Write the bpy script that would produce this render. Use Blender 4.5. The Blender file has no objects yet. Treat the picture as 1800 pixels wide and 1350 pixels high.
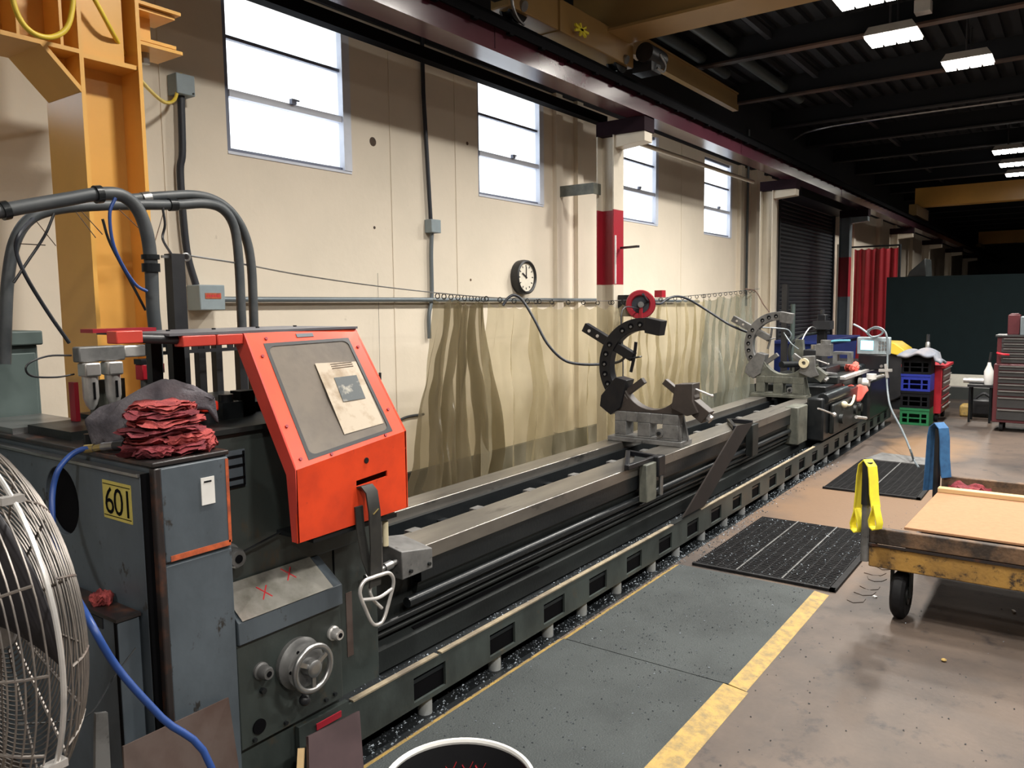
import bpy, bmesh, math, random
from mathutils import Vector, Matrix, noise
C = bpy.context.scene
COL = C.collection
PI = math.pi
R = math.radians

# ------------------------------------------------------------------ camera, sky, exposure
cam_d = bpy.data.cameras.new('camera')
cam_d.sensor_width = 36.0
cam_d.lens = 1385.0 / 1800.0 * 36.0
cam_d.clip_start = 0.05; cam_d.clip_end = 200
cam = bpy.data.objects.new('camera', cam_d); COL.objects.link(cam)
m3 = Matrix([[0.585059, 0.087322, -0.806276], [-0.810899, 0.048085, -0.583207], [-0.012157, 0.995019, 0.098942]])
cam.matrix_world = Matrix.Translation((0, 0, 1.65)) @ m3.to_4x4()
C.camera = cam
w = bpy.data.worlds.new('sky'); C.world = w; w.use_nodes = True
w.node_tree.nodes['Background'].inputs[0].default_value = (0.86, 0.93, 1.0, 1)
w.node_tree.nodes['Background'].inputs[1].default_value = 4.0
C.view_settings.view_transform = 'Standard'
C.view_settings.look = 'None'
C.view_settings.gamma = 1
C.view_settings.use_curve_mapping = False
C.view_settings.exposure = -0.12
LAMP_W = 135.0      # watts of every ceiling lamp

# ------------------------------------------------------------------ mesh helpers
class G:
    def __init__(s): s.v = []; s.f = []
    def add(s, vs, fs):
        n = len(s.v); s.v += [tuple(x) for x in vs]; s.f += [tuple(i + n for i in f) for f in fs]; return s
    def hexa(s, p):
        return s.add(p, [(0,3,2,1),(4,5,6,7),(0,1,5,4),(1,2,6,5),(2,3,7,6),(3,0,4,7)])
    def box(s, x0, x1, y0, y1, z0, z1):
        return s.hexa([(x0,y0,z0),(x1,y0,z0),(x1,y1,z0),(x0,y1,z0),(x0,y0,z1),(x1,y0,z1),(x1,y1,z1),(x0,y1,z1)])
    def obox(s, c, size, rot=(0,0,0)):
        from mathutils import Euler
        M = Euler(rot).to_matrix(); c = Vector(c); a, b, d = [q/2 for q in size]
        return s.hexa([c + M @ Vector(q) for q in [(-a,-b,-d),(a,-b,-d),(a,b,-d),(-a,b,-d),(-a,-b,d),(a,-b,d),(a,b,d),(-a,b,d)]])
    def bar(s, p0, p1, w, h, up=(0,0,1)):
        p0 = Vector(p0); p1 = Vector(p1); d = (p1-p0).normalized(); sx = d.cross(Vector(up))
        if sx.length < 1e-4: sx = d.cross(Vector((1,0,0)))
        sx.normalize(); u = sx.cross(d); a = sx*w/2; b = u*h/2
        return s.hexa([p0-a-b, p0+a-b, p1+a-b, p1-a-b, p0-a+b, p0+a+b, p1+a+b, p1-a+b])
    def prism(s, poly, ax, a, b):
        f = {'x': lambda p, t: (t, p[0], p[1]), 'y': lambda p, t: (p[0], t, p[1]), 'z': lambda p, t: (p[0], p[1], t)}[ax]
        n = len(poly)
        return s.add([f(p, a) for p in poly] + [f(p, b) for p in poly],
                     [tuple(range(n))[::-1], tuple(range(n, 2*n))] + [(i, (i+1) % n, n+(i+1) % n, n+i) for i in range(n)])
    def cyl(s, p0, p1, r, n=16, r1=None, cap=True):
        p0 = Vector(p0); p1 = Vector(p1); d = (p1-p0).normalized(); r1 = r if r1 is None else r1
        a = d.orthogonal().normalized(); b = d.cross(a)
        vs = []
        for p, rr in ((p0, r), (p1, r1)):
            for i in range(n):
                t = 2*PI*i/n; vs.append(p + (a*math.cos(t) + b*math.sin(t))*rr)
        fs = [(i, (i+1) % n, n+(i+1) % n, n+i) for i in range(n)]
        if cap: fs += [tuple(range(n))[::-1], tuple(range(n, 2*n))]
        return s.add(vs, fs)
    def lathe(s, prof, p0, ax, n=28, cap=True):
        p0 = Vector(p0); d = Vector(ax).normalized(); a = d.orthogonal().normalized(); b = d.cross(a)
        vs = []
        for r, h in prof:
            for i in range(n):
                t = 2*PI*i/n; vs.append(p0 + d*h + (a*math.cos(t) + b*math.sin(t))*max(r, 1e-4))
        fs = []
        for k in range(len(prof)-1):
            for i in range(n): fs.append((k*n+i, k*n+(i+1) % n, (k+1)*n+(i+1) % n, (k+1)*n+i))
        if cap:
            fs.append(tuple(range(n))[::-1]); m = (len(prof)-1)*n; fs.append(tuple(range(m, m+n)))
        return s.add(vs, fs)
    def torus(s, c, ax, Rr, r, n=36, m=8, a0=0, a1=2*PI, ref=None):
        c = Vector(c); d = Vector(ax).normalized()
        a = Vector(ref).normalized() if ref else d.orthogonal().normalized(); b = d.cross(a)
        full = abs(a1-a0-2*PI) < 1e-6
        pts = [c + (a*math.cos(a0+(a1-a0)*i/n) + b*math.sin(a0+(a1-a0)*i/n))*Rr for i in range(n if full else n+1)]
        return s.tube(pts, r, m, full, smooth=False)
    def tube(s, pts, r, n=10, closed=False, smooth=True, sub=5):
        P = [Vector(p) for p in pts]
        if smooth and len(P) > 2:
            Q = []
            L = len(P)
            for i in range(L if closed else L-1):
                p1 = P[i]; p2 = P[(i+1) % L]
                p0 = P[i-1] if (i > 0 or closed) else p1*2-p2
                p3 = P[(i+2) % L] if (i+2 < L or closed) else p2*2-p1
                for k in range(sub):
                    t = k/sub
                    Q.append(0.5*((2*p1) + (p2-p0)*t + (2*p0-5*p1+4*p2-p3)*t*t + (3*p1-p0-3*p2+p3)*t**3))
            if not closed: Q.append(P[-1])
            P = Q
        L = len(P); vs = []; a = None
        for i, p in enumerate(P):
            if closed: d = (P[(i+1) % L]-P[i-1]).normalized()
            else: d = (P[min(i+1, L-1)]-P[max(i-1, 0)]).normalized()
            if a is None: a = d.orthogonal().normalized()
            a = (a - d*a.dot(d))
            if a.length < 1e-5: a = d.orthogonal()
            a.normalize(); b = d.cross(a)
            for k in range(n):
                t = 2*PI*k/n; vs.append(p + (a*math.cos(t) + b*math.sin(t))*r)
        fs = []
        for i in range(L if closed else L-1):
            j = (i+1) % L
            for k in range(n): fs.append((i*n+k, i*n+(k+1) % n, j*n+(k+1) % n, j*n+k))
        if not closed: fs += [tuple(range(n))[::-1], tuple(range((L-1)*n, L*n))]
        return s.add(vs, fs)
    def ball(s, c, r, n=12, sc=(1,1,1)):
        m = n//2+1; vs = []; fs = []
        for i in range(m+1):
            t = PI*i/m
            for k in range(n):
                p = 2*PI*k/n; q = max(math.sin(t), 1e-3)
                vs.append((c[0]+r*sc[0]*q*math.cos(p), c[1]+r*sc[1]*q*math.sin(p), c[2]+r*sc[2]*math.cos(t)))
        for i in range(m):
            for k in range(n): fs.append((i*n+k, (i+1)*n+k, (i+1)*n+(k+1) % n, i*n+(k+1) % n))
        fs += [tuple(range(n)), tuple(range(m*n, m*n+n))[::-1]]
        return s.add(vs, fs)
    def ribbon(s, pts, wdir, w, th):
        # a band of width w along wdir, thickness th, following pts
        P = [Vector(p) for p in pts]; W = Vector(wdir).normalized()*w/2; L = len(P); vs = []
        for i, p in enumerate(P):
            d = (P[min(i+1, L-1)]-P[max(i-1, 0)]).normalized(); nn = d.cross(W.normalized()).normalized()*th/2
            vs += [p-W-nn, p+W-nn, p+W+nn, p-W+nn]
        fs = [(0,1,2,3), (4*L-1, 4*L-2, 4*L-3, 4*L-4)]
        for i in range(L-1):
            for k in range(4): fs.append((i*4+k, (i+1)*4+k, (i+1)*4+(k+1) % 4, i*4+(k+1) % 4))
        return s.add(vs, fs)
    def plate_holes(s, fn, us, vs_, th):
        # fn(u,v,t)->point ; us/vs_: lists of breakpoints; hole(i,j) alternates odd/odd cells
        for i in range(len(us)-1):
            for j in range(len(vs_)-1):
                if i % 2 == 1 and j % 2 == 1: continue
                a, b, c_, d = us[i], us[i+1], vs_[j], vs_[j+1]
                s.hexa([fn(a,c_,0), fn(b,c_,0), fn(b,d,0), fn(a,d,0), fn(a,c_,th), fn(b,c_,th), fn(b,d,th), fn(a,d,th)])
        return s
    def grid(s, nu, nv, fn):
        vs = [fn(i/nu, j/nv) for j in range(nv+1) for i in range(nu+1)]
        fs = [(j*(nu+1)+i, j*(nu+1)+i+1, (j+1)*(nu+1)+i+1, (j+1)*(nu+1)+i) for j in range(nv) for i in range(nu)]
        return s.add(vs, fs)
    def bounds(s):
        xs, ys, zs = zip(*s.v)
        return ((min(xs)+max(xs))/2, (min(ys)+max(ys))/2, min(zs))

BASE = {}
def mesh_obj(name, g, mat, base, bevel=0, sharp=38):
    me = bpy.data.meshes.new(name)
    b = Vector(base)
    me.from_pydata([tuple(Vector(v)-b) for v in g.v], [], g.f)
    bm = bmesh.new(); bm.from_mesh(me)
    bmesh.ops.recalc_face_normals(bm, faces=bm.faces); bm.to_mesh(me); bm.free()
    me.shade_smooth(); me.set_sharp_from_angle(angle=R(sharp))
    if mat: me.materials.append(mat)
    o = bpy.data.objects.new(name, me); COL.objects.link(o)
    if bevel:
        m = o.modifiers.new('bevel', 'BEVEL'); m.width = bevel; m.segments = 2; m.limit_method = 'ANGLE'; m.angle_limit = R(40)
    return o
def thing(name, label, cat, base, group=None):
    o = bpy.data.objects.new(name, None); COL.objects.link(o); o.location = base
    o.empty_display_size = 0.1
    o['label'] = label; o['category'] = cat
    if group: o['group'] = group
    BASE[o.name] = Vector(base); return o
def part(parent, name, g, mat, bevel=0, label=None, stuff=False, sharp=38):
    b = BASE[parent.name]
    o = mesh_obj(name, g, mat, b, bevel, sharp); o.parent = parent; BASE[o.name] = b
    if label: o['label'] = label
    if stuff: o['kind'] = 'stuff'
    return o
def single(name, label, cat, g, mat, group=None, bevel=0, stuff=False, base=None, sharp=38):
    b = base or g.bounds()
    o = mesh_obj(name, g, mat, b, bevel, sharp); o.location = b; BASE[o.name] = Vector(b)
    o['label'] = label; o['category'] = cat
    if group: o['group'] = group
    if stuff: o['kind'] = 'stuff'
    return o
def struct(name, g, mat, bevel=0, parent=None):
    if parent: return part(parent, name, g, mat, bevel)
    o = mesh_obj(name, g, mat, (0,0,0), bevel); o['kind'] = 'structure'; BASE[o.name] = Vector((0,0,0)); return o
def clone(o, loc=None, label=None, parent=None):
    c = o.copy(); COL.objects.link(c); BASE[c.name] = BASE[o.name]
    if parent: c.parent = parent
    if loc is not None: c.location = loc
    if label: c['label'] = label
    for ch in list(o.children): clone(ch, parent=c)
    return c

# ------------------------------------------------------------------ materials
def lin(c): return tuple((x/255/12.92) if x/255 <= 0.04045 else ((x/255+0.055)/1.055)**2.4 for x in c)
MATS = {}
def mat(name, col, rough=0.55, metal=0.0, col2=None, scale=6.0, amt=0.6, bump=0.0, bscale=60.0, contrast=(0.4, 0.65),
        alpha=1.0, emit=0.0, spec=0.5, stretch=(1,1,1), col3=None, scale3=25, c3=(0.6, 0.68), trans=0.0):
    if name in MATS: return MATS[name]
    m = bpy.data.materials.new(name); m.use_nodes = True; nt = m.node_tree; N = nt.nodes; L = nt.links
    b = N['Principled BSDF']
    b.inputs['Roughness'].default_value = rough; b.inputs['Metallic'].default_value = metal
    b.inputs['Specular IOR Level'].default_value = spec
    b.inputs['Base Color'].default_value = (*col, 1)
    geo = N.new('ShaderNodeNewGeometry'); mp = N.new('ShaderNodeMapping'); mp.inputs['Scale'].default_value = stretch
    L.new(geo.outputs['Position'], mp.inputs['Vector'])
    out = None
    if col2 is None: col2 = tuple(x*0.78 for x in col)
    nz = N.new('ShaderNodeTexNoise'); nz.inputs['Scale'].default_value = scale; nz.inputs['Detail'].default_value = 6; nz.inputs['Roughness'].default_value = 0.62
    L.new(mp.outputs[0], nz.inputs['Vector'])
    rp = N.new('ShaderNodeMapRange'); rp.inputs[1].default_value = contrast[0]; rp.inputs[2].default_value = contrast[1]
    rp.inputs[3].default_value = 0; rp.inputs[4].default_value = amt
    L.new(nz.outputs['Fac'], rp.inputs[0])
    mx = N.new('ShaderNodeMix'); mx.data_type = 'RGBA'
    mx.inputs[6].default_value = (*col, 1); mx.inputs[7].default_value = (*col2, 1)
    L.new(rp.outputs[0], mx.inputs[0]); out = mx.outputs[2]
    if col3 is not None:
        n3 = N.new('ShaderNodeTexNoise'); n3.inputs['Scale'].default_value = scale3; n3.inputs['Detail'].default_value = 5; n3.inputs['Roughness'].default_value = 0.7
        L.new(mp.outputs[0], n3.inputs['Vector'])
        r3 = N.new('ShaderNodeMapRange'); r3.inputs[1].default_value = c3[0]; r3.inputs[2].default_value = c3[1]
        L.new(n3.outputs['Fac'], r3.inputs[0])
        m3_ = N.new('ShaderNodeMix'); m3_.data_type = 'RGBA'; m3_.inputs[7].default_value = (*col3, 1)
        L.new(out, m3_.inputs[6]); L.new(r3.outputs[0], m3_.inputs[0]); out = m3_.outputs[2]
    L.new(out, b.inputs['Base Color'])
    if bump:
        n2 = N.new('ShaderNodeTexNoise'); n2.inputs['Scale'].default_value = bscale; n2.inputs['Detail'].default_value = 4
        L.new(geo.outputs['Position'], n2.inputs['Vector'])
        bp = N.new('ShaderNodeBump'); bp.inputs['Strength'].default_value = bump; bp.inputs['Distance'].default_value = 0.01
        L.new(n2.outputs['Fac'], bp.inputs['Height']); L.new(bp.outputs[0], b.inputs['Normal'])
    if alpha < 1: b.inputs['Alpha'].default_value = alpha
    if trans: b.inputs['Transmission Weight'].default_value = trans
    if emit:
        b.inputs['Emission Color'].default_value = (*col, 1); b.inputs['Emission Strength'].default_value = emit
    MATS[name] = m; return m

M_wall = mat('painted_block_wall', (0.74,0.66,0.545), 0.8, col2=(0.66,0.595,0.49), scale=1.3, bump=0.15, bscale=18, col3=(0.40,0.34,0.27), scale3=7, c3=(0.70,0.80))
M_floor = mat('worn_concrete', spec=0.3, col=(0.098,0.073,0.058), rough=0.55, col2=(0.036,0.031,0.030), scale=0.9, amt=0.9, bump=0.12, bscale=40, col3=(0.022,0.021,0.024), scale3=5.5, c3=(0.56,0.74), contrast=(0.42,0.66))
M_ceil = mat('dark_roof_deck', (0.010,0.012,0.016), 0.85, scale=3)
M_joist = mat('rusty_brown_joist', (0.12,0.07,0.05), 0.7, col2=(0.03,0.026,0.026), scale=1.2, amt=0.95)
M_joist2 = mat('dark_joist', (0.035,0.035,0.04), 0.6)
M_dark = mat('black_void', (0.003,0.003,0.004), 0.9, spec=0.1)
M_black = mat('black_paint', (0.012,0.013,0.016), 0.42, col2=(0.03,0.03,0.032))
M_blackr = mat('black_rubber', (0.008,0.008,0.009), 0.65, spec=0.15, col2=(0.02,0.02,0.021), scale=14)
M_mach = mat('machine_green_grey', (0.042,0.052,0.049), 0.42, col2=(0.018,0.022,0.021), scale=4, amt=0.9, col3=(0.07,0.05,0.03), scale3=9, c3=(0.60,0.74), bump=0.05, stretch=(1,1,0.5))
M_upw = mat('shade_dark_upper_wall', (0.022,0.023,0.03), 0.8, scale=2)  # wall colour darkened to stand for the shade under the roof
M_cab = mat('cabinet_blue_grey', (0.088,0.108,0.128), 0.42, col2=(0.050,0.062,0.074), scale=3, amt=0.9, col3=(0.03,0.028,0.026), scale3=14, c3=(0.62,0.67), bump=0.03, stretch=(1,1,0.6))
M_edge = mat('oily_worn_edge', (0.022,0.018,0.018), 0.38, col2=(0.11,0.04,0.02), scale=9, amt=0.8, contrast=(0.5,0.66))
M_oily = mat('oily_black_iron', (0.010,0.012,0.014), 0.32, metal=0.1, spec=0.35, col2=(0.022,0.024,0.025), scale=7, bump=0.08, stretch=(0.3,1,1))
M_oily2 = mat('oily_grey_iron', (0.018,0.021,0.021), 0.4, metal=0.05, spec=0.3, col2=(0.010,0.011,0.011), scale=4, amt=0.9, bump=0.08, stretch=(0.4,1,1.6))
M_way = mat('ground_steel_way', (0.33,0.31,0.28), 0.33, metal=0.8, col2=(0.15,0.145,0.14), scale=2.2, amt=0.8, col3=(0.07,0.07,0.07), scale3=6, c3=(0.6,0.72), stretch=(0.35,2,1), bump=0.03)
M_steel = mat('bare_steel', (0.42,0.42,0.42), 0.34, metal=0.9, col2=(0.22,0.22,0.22), scale=9)
M_cast = mat('grey_casting', (0.17,0.17,0.168), 0.45, metal=0.2, col2=(0.085,0.085,0.085), scale=10, amt=0.9, col3=(0.05,0.05,0.05), scale3=22, c3=(0.62,0.70))
M_castd = mat('dark_casting', (0.008,0.009,0.012), 0.36, spec=0.3, metal=0.1, col2=(0.018,0.017,0.017), scale=9, bump=0.06)
M_castb = mat('brown_casting', (0.045,0.036,0.032), 0.5, metal=0.1, col2=(0.022,0.019,0.018), scale=9, bump=0.06)
M_castg = mat('sage_grey_casting', (0.13,0.133,0.11), 0.5, metal=0.1, col2=(0.065,0.07,0.06), scale=9, amt=0.9)
M_ledge = mat('scuffed_bright_plate', (0.85,0.82,0.74), 0.24, metal=0.7, col2=(0.45,0.43,0.36), scale=9, amt=0.9)
M_alu = mat('worn_white_metal', (0.70,0.68,0.66), 0.35, metal=0.6, col2=(0.4,0.39,0.38), scale=14)
M_red = mat('orange_red_guard_paint', (0.74,0.062,0.016), 0.38, col2=(0.50,0.04,0.014), scale=5, amt=0.8, col3=(0.30,0.03,0.02), scale3=30, c3=(0.66,0.74))
M_red2 = mat('dull_red_guard_paint', (0.60,0.06,0.04), 0.42, col2=(0.40,0.04,0.03), scale=6)
M_topgr = mat('scuffed_grey_top', (0.14,0.14,0.155), 0.4, col2=(0.085,0.08,0.088), scale=6)
M_yel = mat('yellow_crane_paint', (0.74,0.40,0.095), 0.33, col2=(0.64,0.35,0.085), scale=1.6, amt=0.8, bump=0.02)
M_yel2 = mat('tan_crane_paint', (0.33,0.20,0.07), 0.5, col2=(0.25,0.155,0.06), scale=1.3)
M_maroon = mat('maroon_beam_paint', (0.06,0.017,0.026), 0.2, col2=(0.035,0.011,0.017), scale=1.5, bump=0.04, bscale=9)
M_marr = mat('red_band_paint', (0.30,0.012,0.024), 0.4, col2=(0.22,0.01,0.02), scale=3)
M_cream = mat('cream_column_paint', (0.60,0.54,0.44), 0.45, col2=(0.50,0.45,0.37), scale=2.5)
M_conduit = mat('galvanised_conduit', (0.17,0.20,0.22), 0.42, metal=0.4)
M_cond_d = mat('dark_conduit', (0.02,0.024,0.034), 0.5)
M_ebox = mat('pale_grey_box', (0.27,0.33,0.36), 0.5)
M_flex = mat('grey_black_flex_hose', (0.045,0.052,0.058), 0.5, col2=(0.08,0.085,0.088), scale=12)
M_blue = mat('blue_air_hose', (0.018,0.06,0.24), 0.42, col2=(0.014,0.04,0.17), scale=5)
M_blues = mat('blue_sling', (0.03,0.125,0.29), 0.75, col2=(0.012,0.055,0.15), scale=20)
M_yels = mat('yellow_sling', (0.86,0.75,0.04), 0.7, col2=(0.72,0.60,0.05), scale=20)
M_yelh = mat('yellow_hose', (0.82,0.60,0.06), 0.45)
M_teal = mat('teal_grey_cabinet', (0.085,0.115,0.11), 0.55, col2=(0.06,0.085,0.08), scale=3)
M_frame = mat('window_steel', (0.17,0.19,0.26), 0.5)
M_glass = mat('frosted_daylight_glass', (0.95,0.97,1.0), 0.25, trans=1.0)
M_alum = mat('aluminium_jamb', (0.66,0.70,0.80), 0.4, col2=(0.55,0.60,0.70))
M_rag = mat('red_shop_cloth', (0.22,0.03,0.038), 0.95, col2=(0.10,0.014,0.022), scale=22, amt=0.9, bump=0.5, bscale=160)
M_rag2 = mat('pink_shop_cloth', (0.38,0.065,0.06), 0.95, col2=(0.16,0.022,0.03), scale=22, amt=0.9, bump=0.5, bscale=160)
M_jacket = mat('grey_lilac_cloth', (0.16,0.145,0.16), 0.9, col2=(0.05,0.045,0.055), scale=8, amt=0.9, bump=0.3, bscale=120)
M_leather = mat('dark_webbing', (0.018,0.018,0.017), 0.6, col2=(0.03,0.029,0.025), scale=25)
M_paper = mat('aged_paper', (0.40,0.33,0.25), 0.5, col2=(0.25,0.18,0.11), scale=14, amt=0.9, contrast=(0.48,0.66))
M_poly = mat('scratched_smoky_polycarbonate', (0.16,0.135,0.11), 0.28, col2=(0.105,0.09,0.078), scale=5, amt=0.9, bump=0.04)
M_white = mat('white_enamel', (0.80,0.79,0.76), 0.4)
M_whitem = mat('off_white_mark', (0.62,0.60,0.52), 0.6)
M_clock = mat('clock_face', (0.78,0.73,0.62), 0.6)
M_orange = mat('orange_marking', (0.55,0.11,0.035), 0.6, col2=(0.25,0.06,0.03), scale=30, amt=0.9)
M_decal = mat('yellow_number_sticker', (0.58,0.48,0.11), 0.55, col2=(0.40,0.33,0.09), scale=20)
M_mat = mat('grey_anti_fatigue_mat', spec=0.25, col=(0.048,0.055,0.056), rough=0.7, col2=(0.033,0.038,0.039), scale=2.2, amt=0.9, bump=0.5, bscale=140, col3=(0.10,0.11,0.105), scale3=120, c3=(0.62,0.74))
M_tape = mat('worn_yellow_edge', (0.36,0.235,0.06), 0.65, col2=(0.17,0.125,0.055), scale=22, amt=0.9, bump=0.4, bscale=120)
M_plaster = mat('rust_brown_sheet', (0.085,0.06,0.052), 0.6, col2=(0.06,0.034,0.027), scale=7, amt=0.9)
M_rust = mat('dark_red_brown_board', (0.062,0.037,0.04), 0.55, col2=(0.04,0.024,0.027), scale=8)
M_ply = mat('pale_particle_board', (0.34,0.185,0.10), 0.8, spec=0.2, col2=(0.29,0.155,0.085), scale=30, bump=0.1, bscale=90)
M_plank = mat('new_pine', (0.58,0.40,0.20), 0.6, col2=(0.48,0.32,0.16), scale=5, stretch=(6,0.6,6))
M_oldwood = mat('grimy_brown_timber', (0.15,0.085,0.045), 0.7, col2=(0.03,0.021,0.016), scale=7, amt=0.97, contrast=(0.38,0.58), bump=0.3, bscale=50)
M_cartyel = mat('worn_yellow_cart_paint', (0.36,0.20,0.045), 0.6, col2=(0.17,0.095,0.03), scale=5, amt=0.9, col3=(0.03,0.02,0.014), scale3=20, c3=(0.54,0.66), bump=0.2)
M_wirec = mat('fan_guard_wire', (0.28,0.25,0.225), 0.38, metal=0.6, col2=(0.13,0.12,0.12), scale=20)
M_fanb = mat('grey_fan_blade', (0.05,0.048,0.055), 0.45, metal=0.3)
M_green = mat('green_crate_plastic', (0.01,0.13,0.045), 0.5)
M_bluec = mat('blue_crate_plastic', (0.012,0.025,0.27), 0.5)
M_blackc = mat('black_crate_plastic', (0.004,0.004,0.006), 0.6, spec=0.2)
M_toolred = mat('glossy_red_tool_cart', (0.50,0.02,0.035), 0.35)
M_chest = mat('dark_maroon_chest', (0.075,0.014,0.018), 0.4)
M_drawer = mat('grey_drawer_front', (0.045,0.045,0.046), 0.4, metal=0.3)
M_panel = mat('dark_green_black_board', (0.005,0.012,0.014), 0.75, spec=0.15)
M_curtr = mat('red_welding_curtain', (0.36,0.012,0.022), 0.5, col2=(0.26,0.009,0.016), scale=2)
M_shut = mat('charcoal_shutter', (0.014,0.018,0.025), 0.5)
M_bluebox = mat('blue_bin_paint', (0.01,0.03,0.20), 0.5)
M_brown = mat('brown_hinged_board', (0.016,0.012,0.011), rough=0.8, spec=0.15, col2=(0.012,0.010,0.009), scale=6)
M_screen = mat('lit_cyan_screen', (0.35,0.85,1.0), 0.3, emit=2.2)
M_lamp = mat('lit_lamp_diffuser', (1.0,0.96,0.88), 0.4, emit=16.0)
M_lamph = mat('lamp_housing', (0.35,0.33,0.30), 0.5)
M_brass = mat('brass_fitting', (0.55,0.42,0.16), 0.35, metal=0.8)
M_handle = mat('ivory_handle', (0.70,0.62,0.42), 0.5)
M_chip = mat('steel_chips', (0.14,0.16,0.18), 0.35, metal=0.7, col2=(0.03,0.04,0.05), scale=60)
M_dkband = mat('dark_green_grey_base', (0.02,0.024,0.023), 0.6, col2=(0.03,0.033,0.03), scale=4)
M_marker = mat('red_marker', (0.55,0.03,0.04), 0.6)
M_photo = mat('printed_dark_picture', (0.05,0.06,0.065), 0.5, col2=(0.32,0.30,0.25), scale=26, amt=0.9, contrast=(0.55,0.68))
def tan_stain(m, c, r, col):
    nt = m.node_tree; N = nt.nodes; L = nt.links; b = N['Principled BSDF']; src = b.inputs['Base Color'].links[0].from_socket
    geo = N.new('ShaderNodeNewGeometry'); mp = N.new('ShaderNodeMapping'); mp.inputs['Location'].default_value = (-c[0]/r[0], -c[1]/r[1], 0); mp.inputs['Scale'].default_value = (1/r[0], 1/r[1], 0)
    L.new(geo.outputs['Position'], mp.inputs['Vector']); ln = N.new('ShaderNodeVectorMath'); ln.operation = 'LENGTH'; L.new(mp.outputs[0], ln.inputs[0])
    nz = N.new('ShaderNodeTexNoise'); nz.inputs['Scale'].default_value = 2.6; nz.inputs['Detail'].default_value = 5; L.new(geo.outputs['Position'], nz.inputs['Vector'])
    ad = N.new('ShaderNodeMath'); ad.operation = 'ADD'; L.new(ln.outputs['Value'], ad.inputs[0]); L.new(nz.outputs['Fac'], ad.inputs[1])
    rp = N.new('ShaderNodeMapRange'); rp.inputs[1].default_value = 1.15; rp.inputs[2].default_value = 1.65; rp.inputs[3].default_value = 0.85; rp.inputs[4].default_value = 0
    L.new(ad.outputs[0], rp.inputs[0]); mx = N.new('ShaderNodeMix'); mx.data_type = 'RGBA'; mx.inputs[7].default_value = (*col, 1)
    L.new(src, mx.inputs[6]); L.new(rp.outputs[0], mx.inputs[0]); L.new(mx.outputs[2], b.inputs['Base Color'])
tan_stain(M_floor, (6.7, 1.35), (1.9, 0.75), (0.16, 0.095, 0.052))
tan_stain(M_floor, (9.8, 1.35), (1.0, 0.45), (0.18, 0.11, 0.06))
def vinyl(name, col, alpha):
    m = bpy.data.materials.new(name); m.use_nodes = True; nt = m.node_tree; N = nt.nodes; L = nt.links
    out = N['Material Output']; b = N['Principled BSDF']
    geo = N.new('ShaderNodeNewGeometry'); nz = N.new('ShaderNodeTexNoise'); nz.inputs['Scale'].default_value = 2.4; nz.inputs['Detail'].default_value = 5
    mp = N.new('ShaderNodeMapping'); mp.inputs['Scale'].default_value = (2.2, 2.2, 0.45)
    L.new(geo.outputs['Position'], mp.inputs['Vector']); L.new(mp.outputs[0], nz.inputs['Vector'])
    rp = N.new('ShaderNodeMapRange'); rp.inputs[1].default_value = 0.4; rp.inputs[2].default_value = 0.68
    L.new(nz.outputs['Fac'], rp.inputs[0])
    mx = N.new('ShaderNodeMix'); mx.data_type = 'RGBA'; mx.inputs[6].default_value = (*col, 1); mx.inputs[7].default_value = (col[0]*0.48, col[1]*0.47, col[2]*0.40, 1)
    L.new(rp.outputs[0], mx.inputs[0]); L.new(mx.outputs[2], b.inputs['Base Color'])
    b.inputs['Roughness'].default_value = 0.14; b.inputs['Alpha'].default_value = 1
    tl = N.new('ShaderNodeBsdfTranslucent'); L.new(mx.outputs[2], tl.inputs['Color'])
    m1 = N.new('ShaderNodeMixShader'); m1.inputs[0].default_value = 0.35
    L.new(b.outputs[0], m1.inputs[1]); L.new(tl.outputs[0], m1.inputs[2])
    tr = N.new('ShaderNodeBsdfTransparent'); tr.inputs['Color'].default_value = (0.92, 0.88, 0.76, 1)
    m2 = N.new('ShaderNodeMixShader'); m2.inputs[0].default_value = alpha
    L.new(tr.outputs[0], m2.inputs[1]); L.new(m1.outputs[0], m2.inputs[2]); L.new(m2.outputs[0], out.inputs['Surface'])
    return m
M_vin1 = vinyl('yellowed_clear_vinyl', (0.47,0.42,0.30), 0.42)
M_vin2 = vinyl('grimy_vinyl', (0.24,0.205,0.14), 0.55)
M_vin3 = vinyl('hazy_grey_vinyl', (0.30,0.32,0.29), 0.52)

def thin_glass():
    m = M_glass; nt = m.node_tree; N = nt.nodes; L = nt.links; out = N['Material Output']
    tr = N.new('ShaderNodeBsdfTransparent'); tl = N.new('ShaderNodeBsdfTranslucent'); gl = N.new('ShaderNodeBsdfGlossy'); gl.inputs['Roughness'].default_value = 0.1
    a = N.new('ShaderNodeMixShader'); a.inputs[0].default_value = 0.25; L.new(tr.outputs[0], a.inputs[1]); L.new(tl.outputs[0], a.inputs[2])
    b = N.new('ShaderNodeMixShader'); b.inputs[0].default_value = 0.05; L.new(a.outputs[0], b.inputs[1]); L.new(gl.outputs[0], b.inputs[2])
    L.new(b.outputs[0], out.inputs['Surface'])
thin_glass()

# ================================================================== THE SETTING
M_rwall = mat('grimy_grey_wall', (0.22,0.20,0.18), 0.8)
X0, X1, YR, YL, ZC = -4.0, 48.0, -8.5, 4.5, 4.95
struct('floor', G().box(X0-0.2, X1+0.2, YR-0.2, YL+0.3, -0.15, 0), M_floor)
ceil = struct('ceiling', G().box(X0-0.2, X1+0.2, YR-0.2, YL+0.3, ZC, ZC+0.12), M_ceil)
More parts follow.
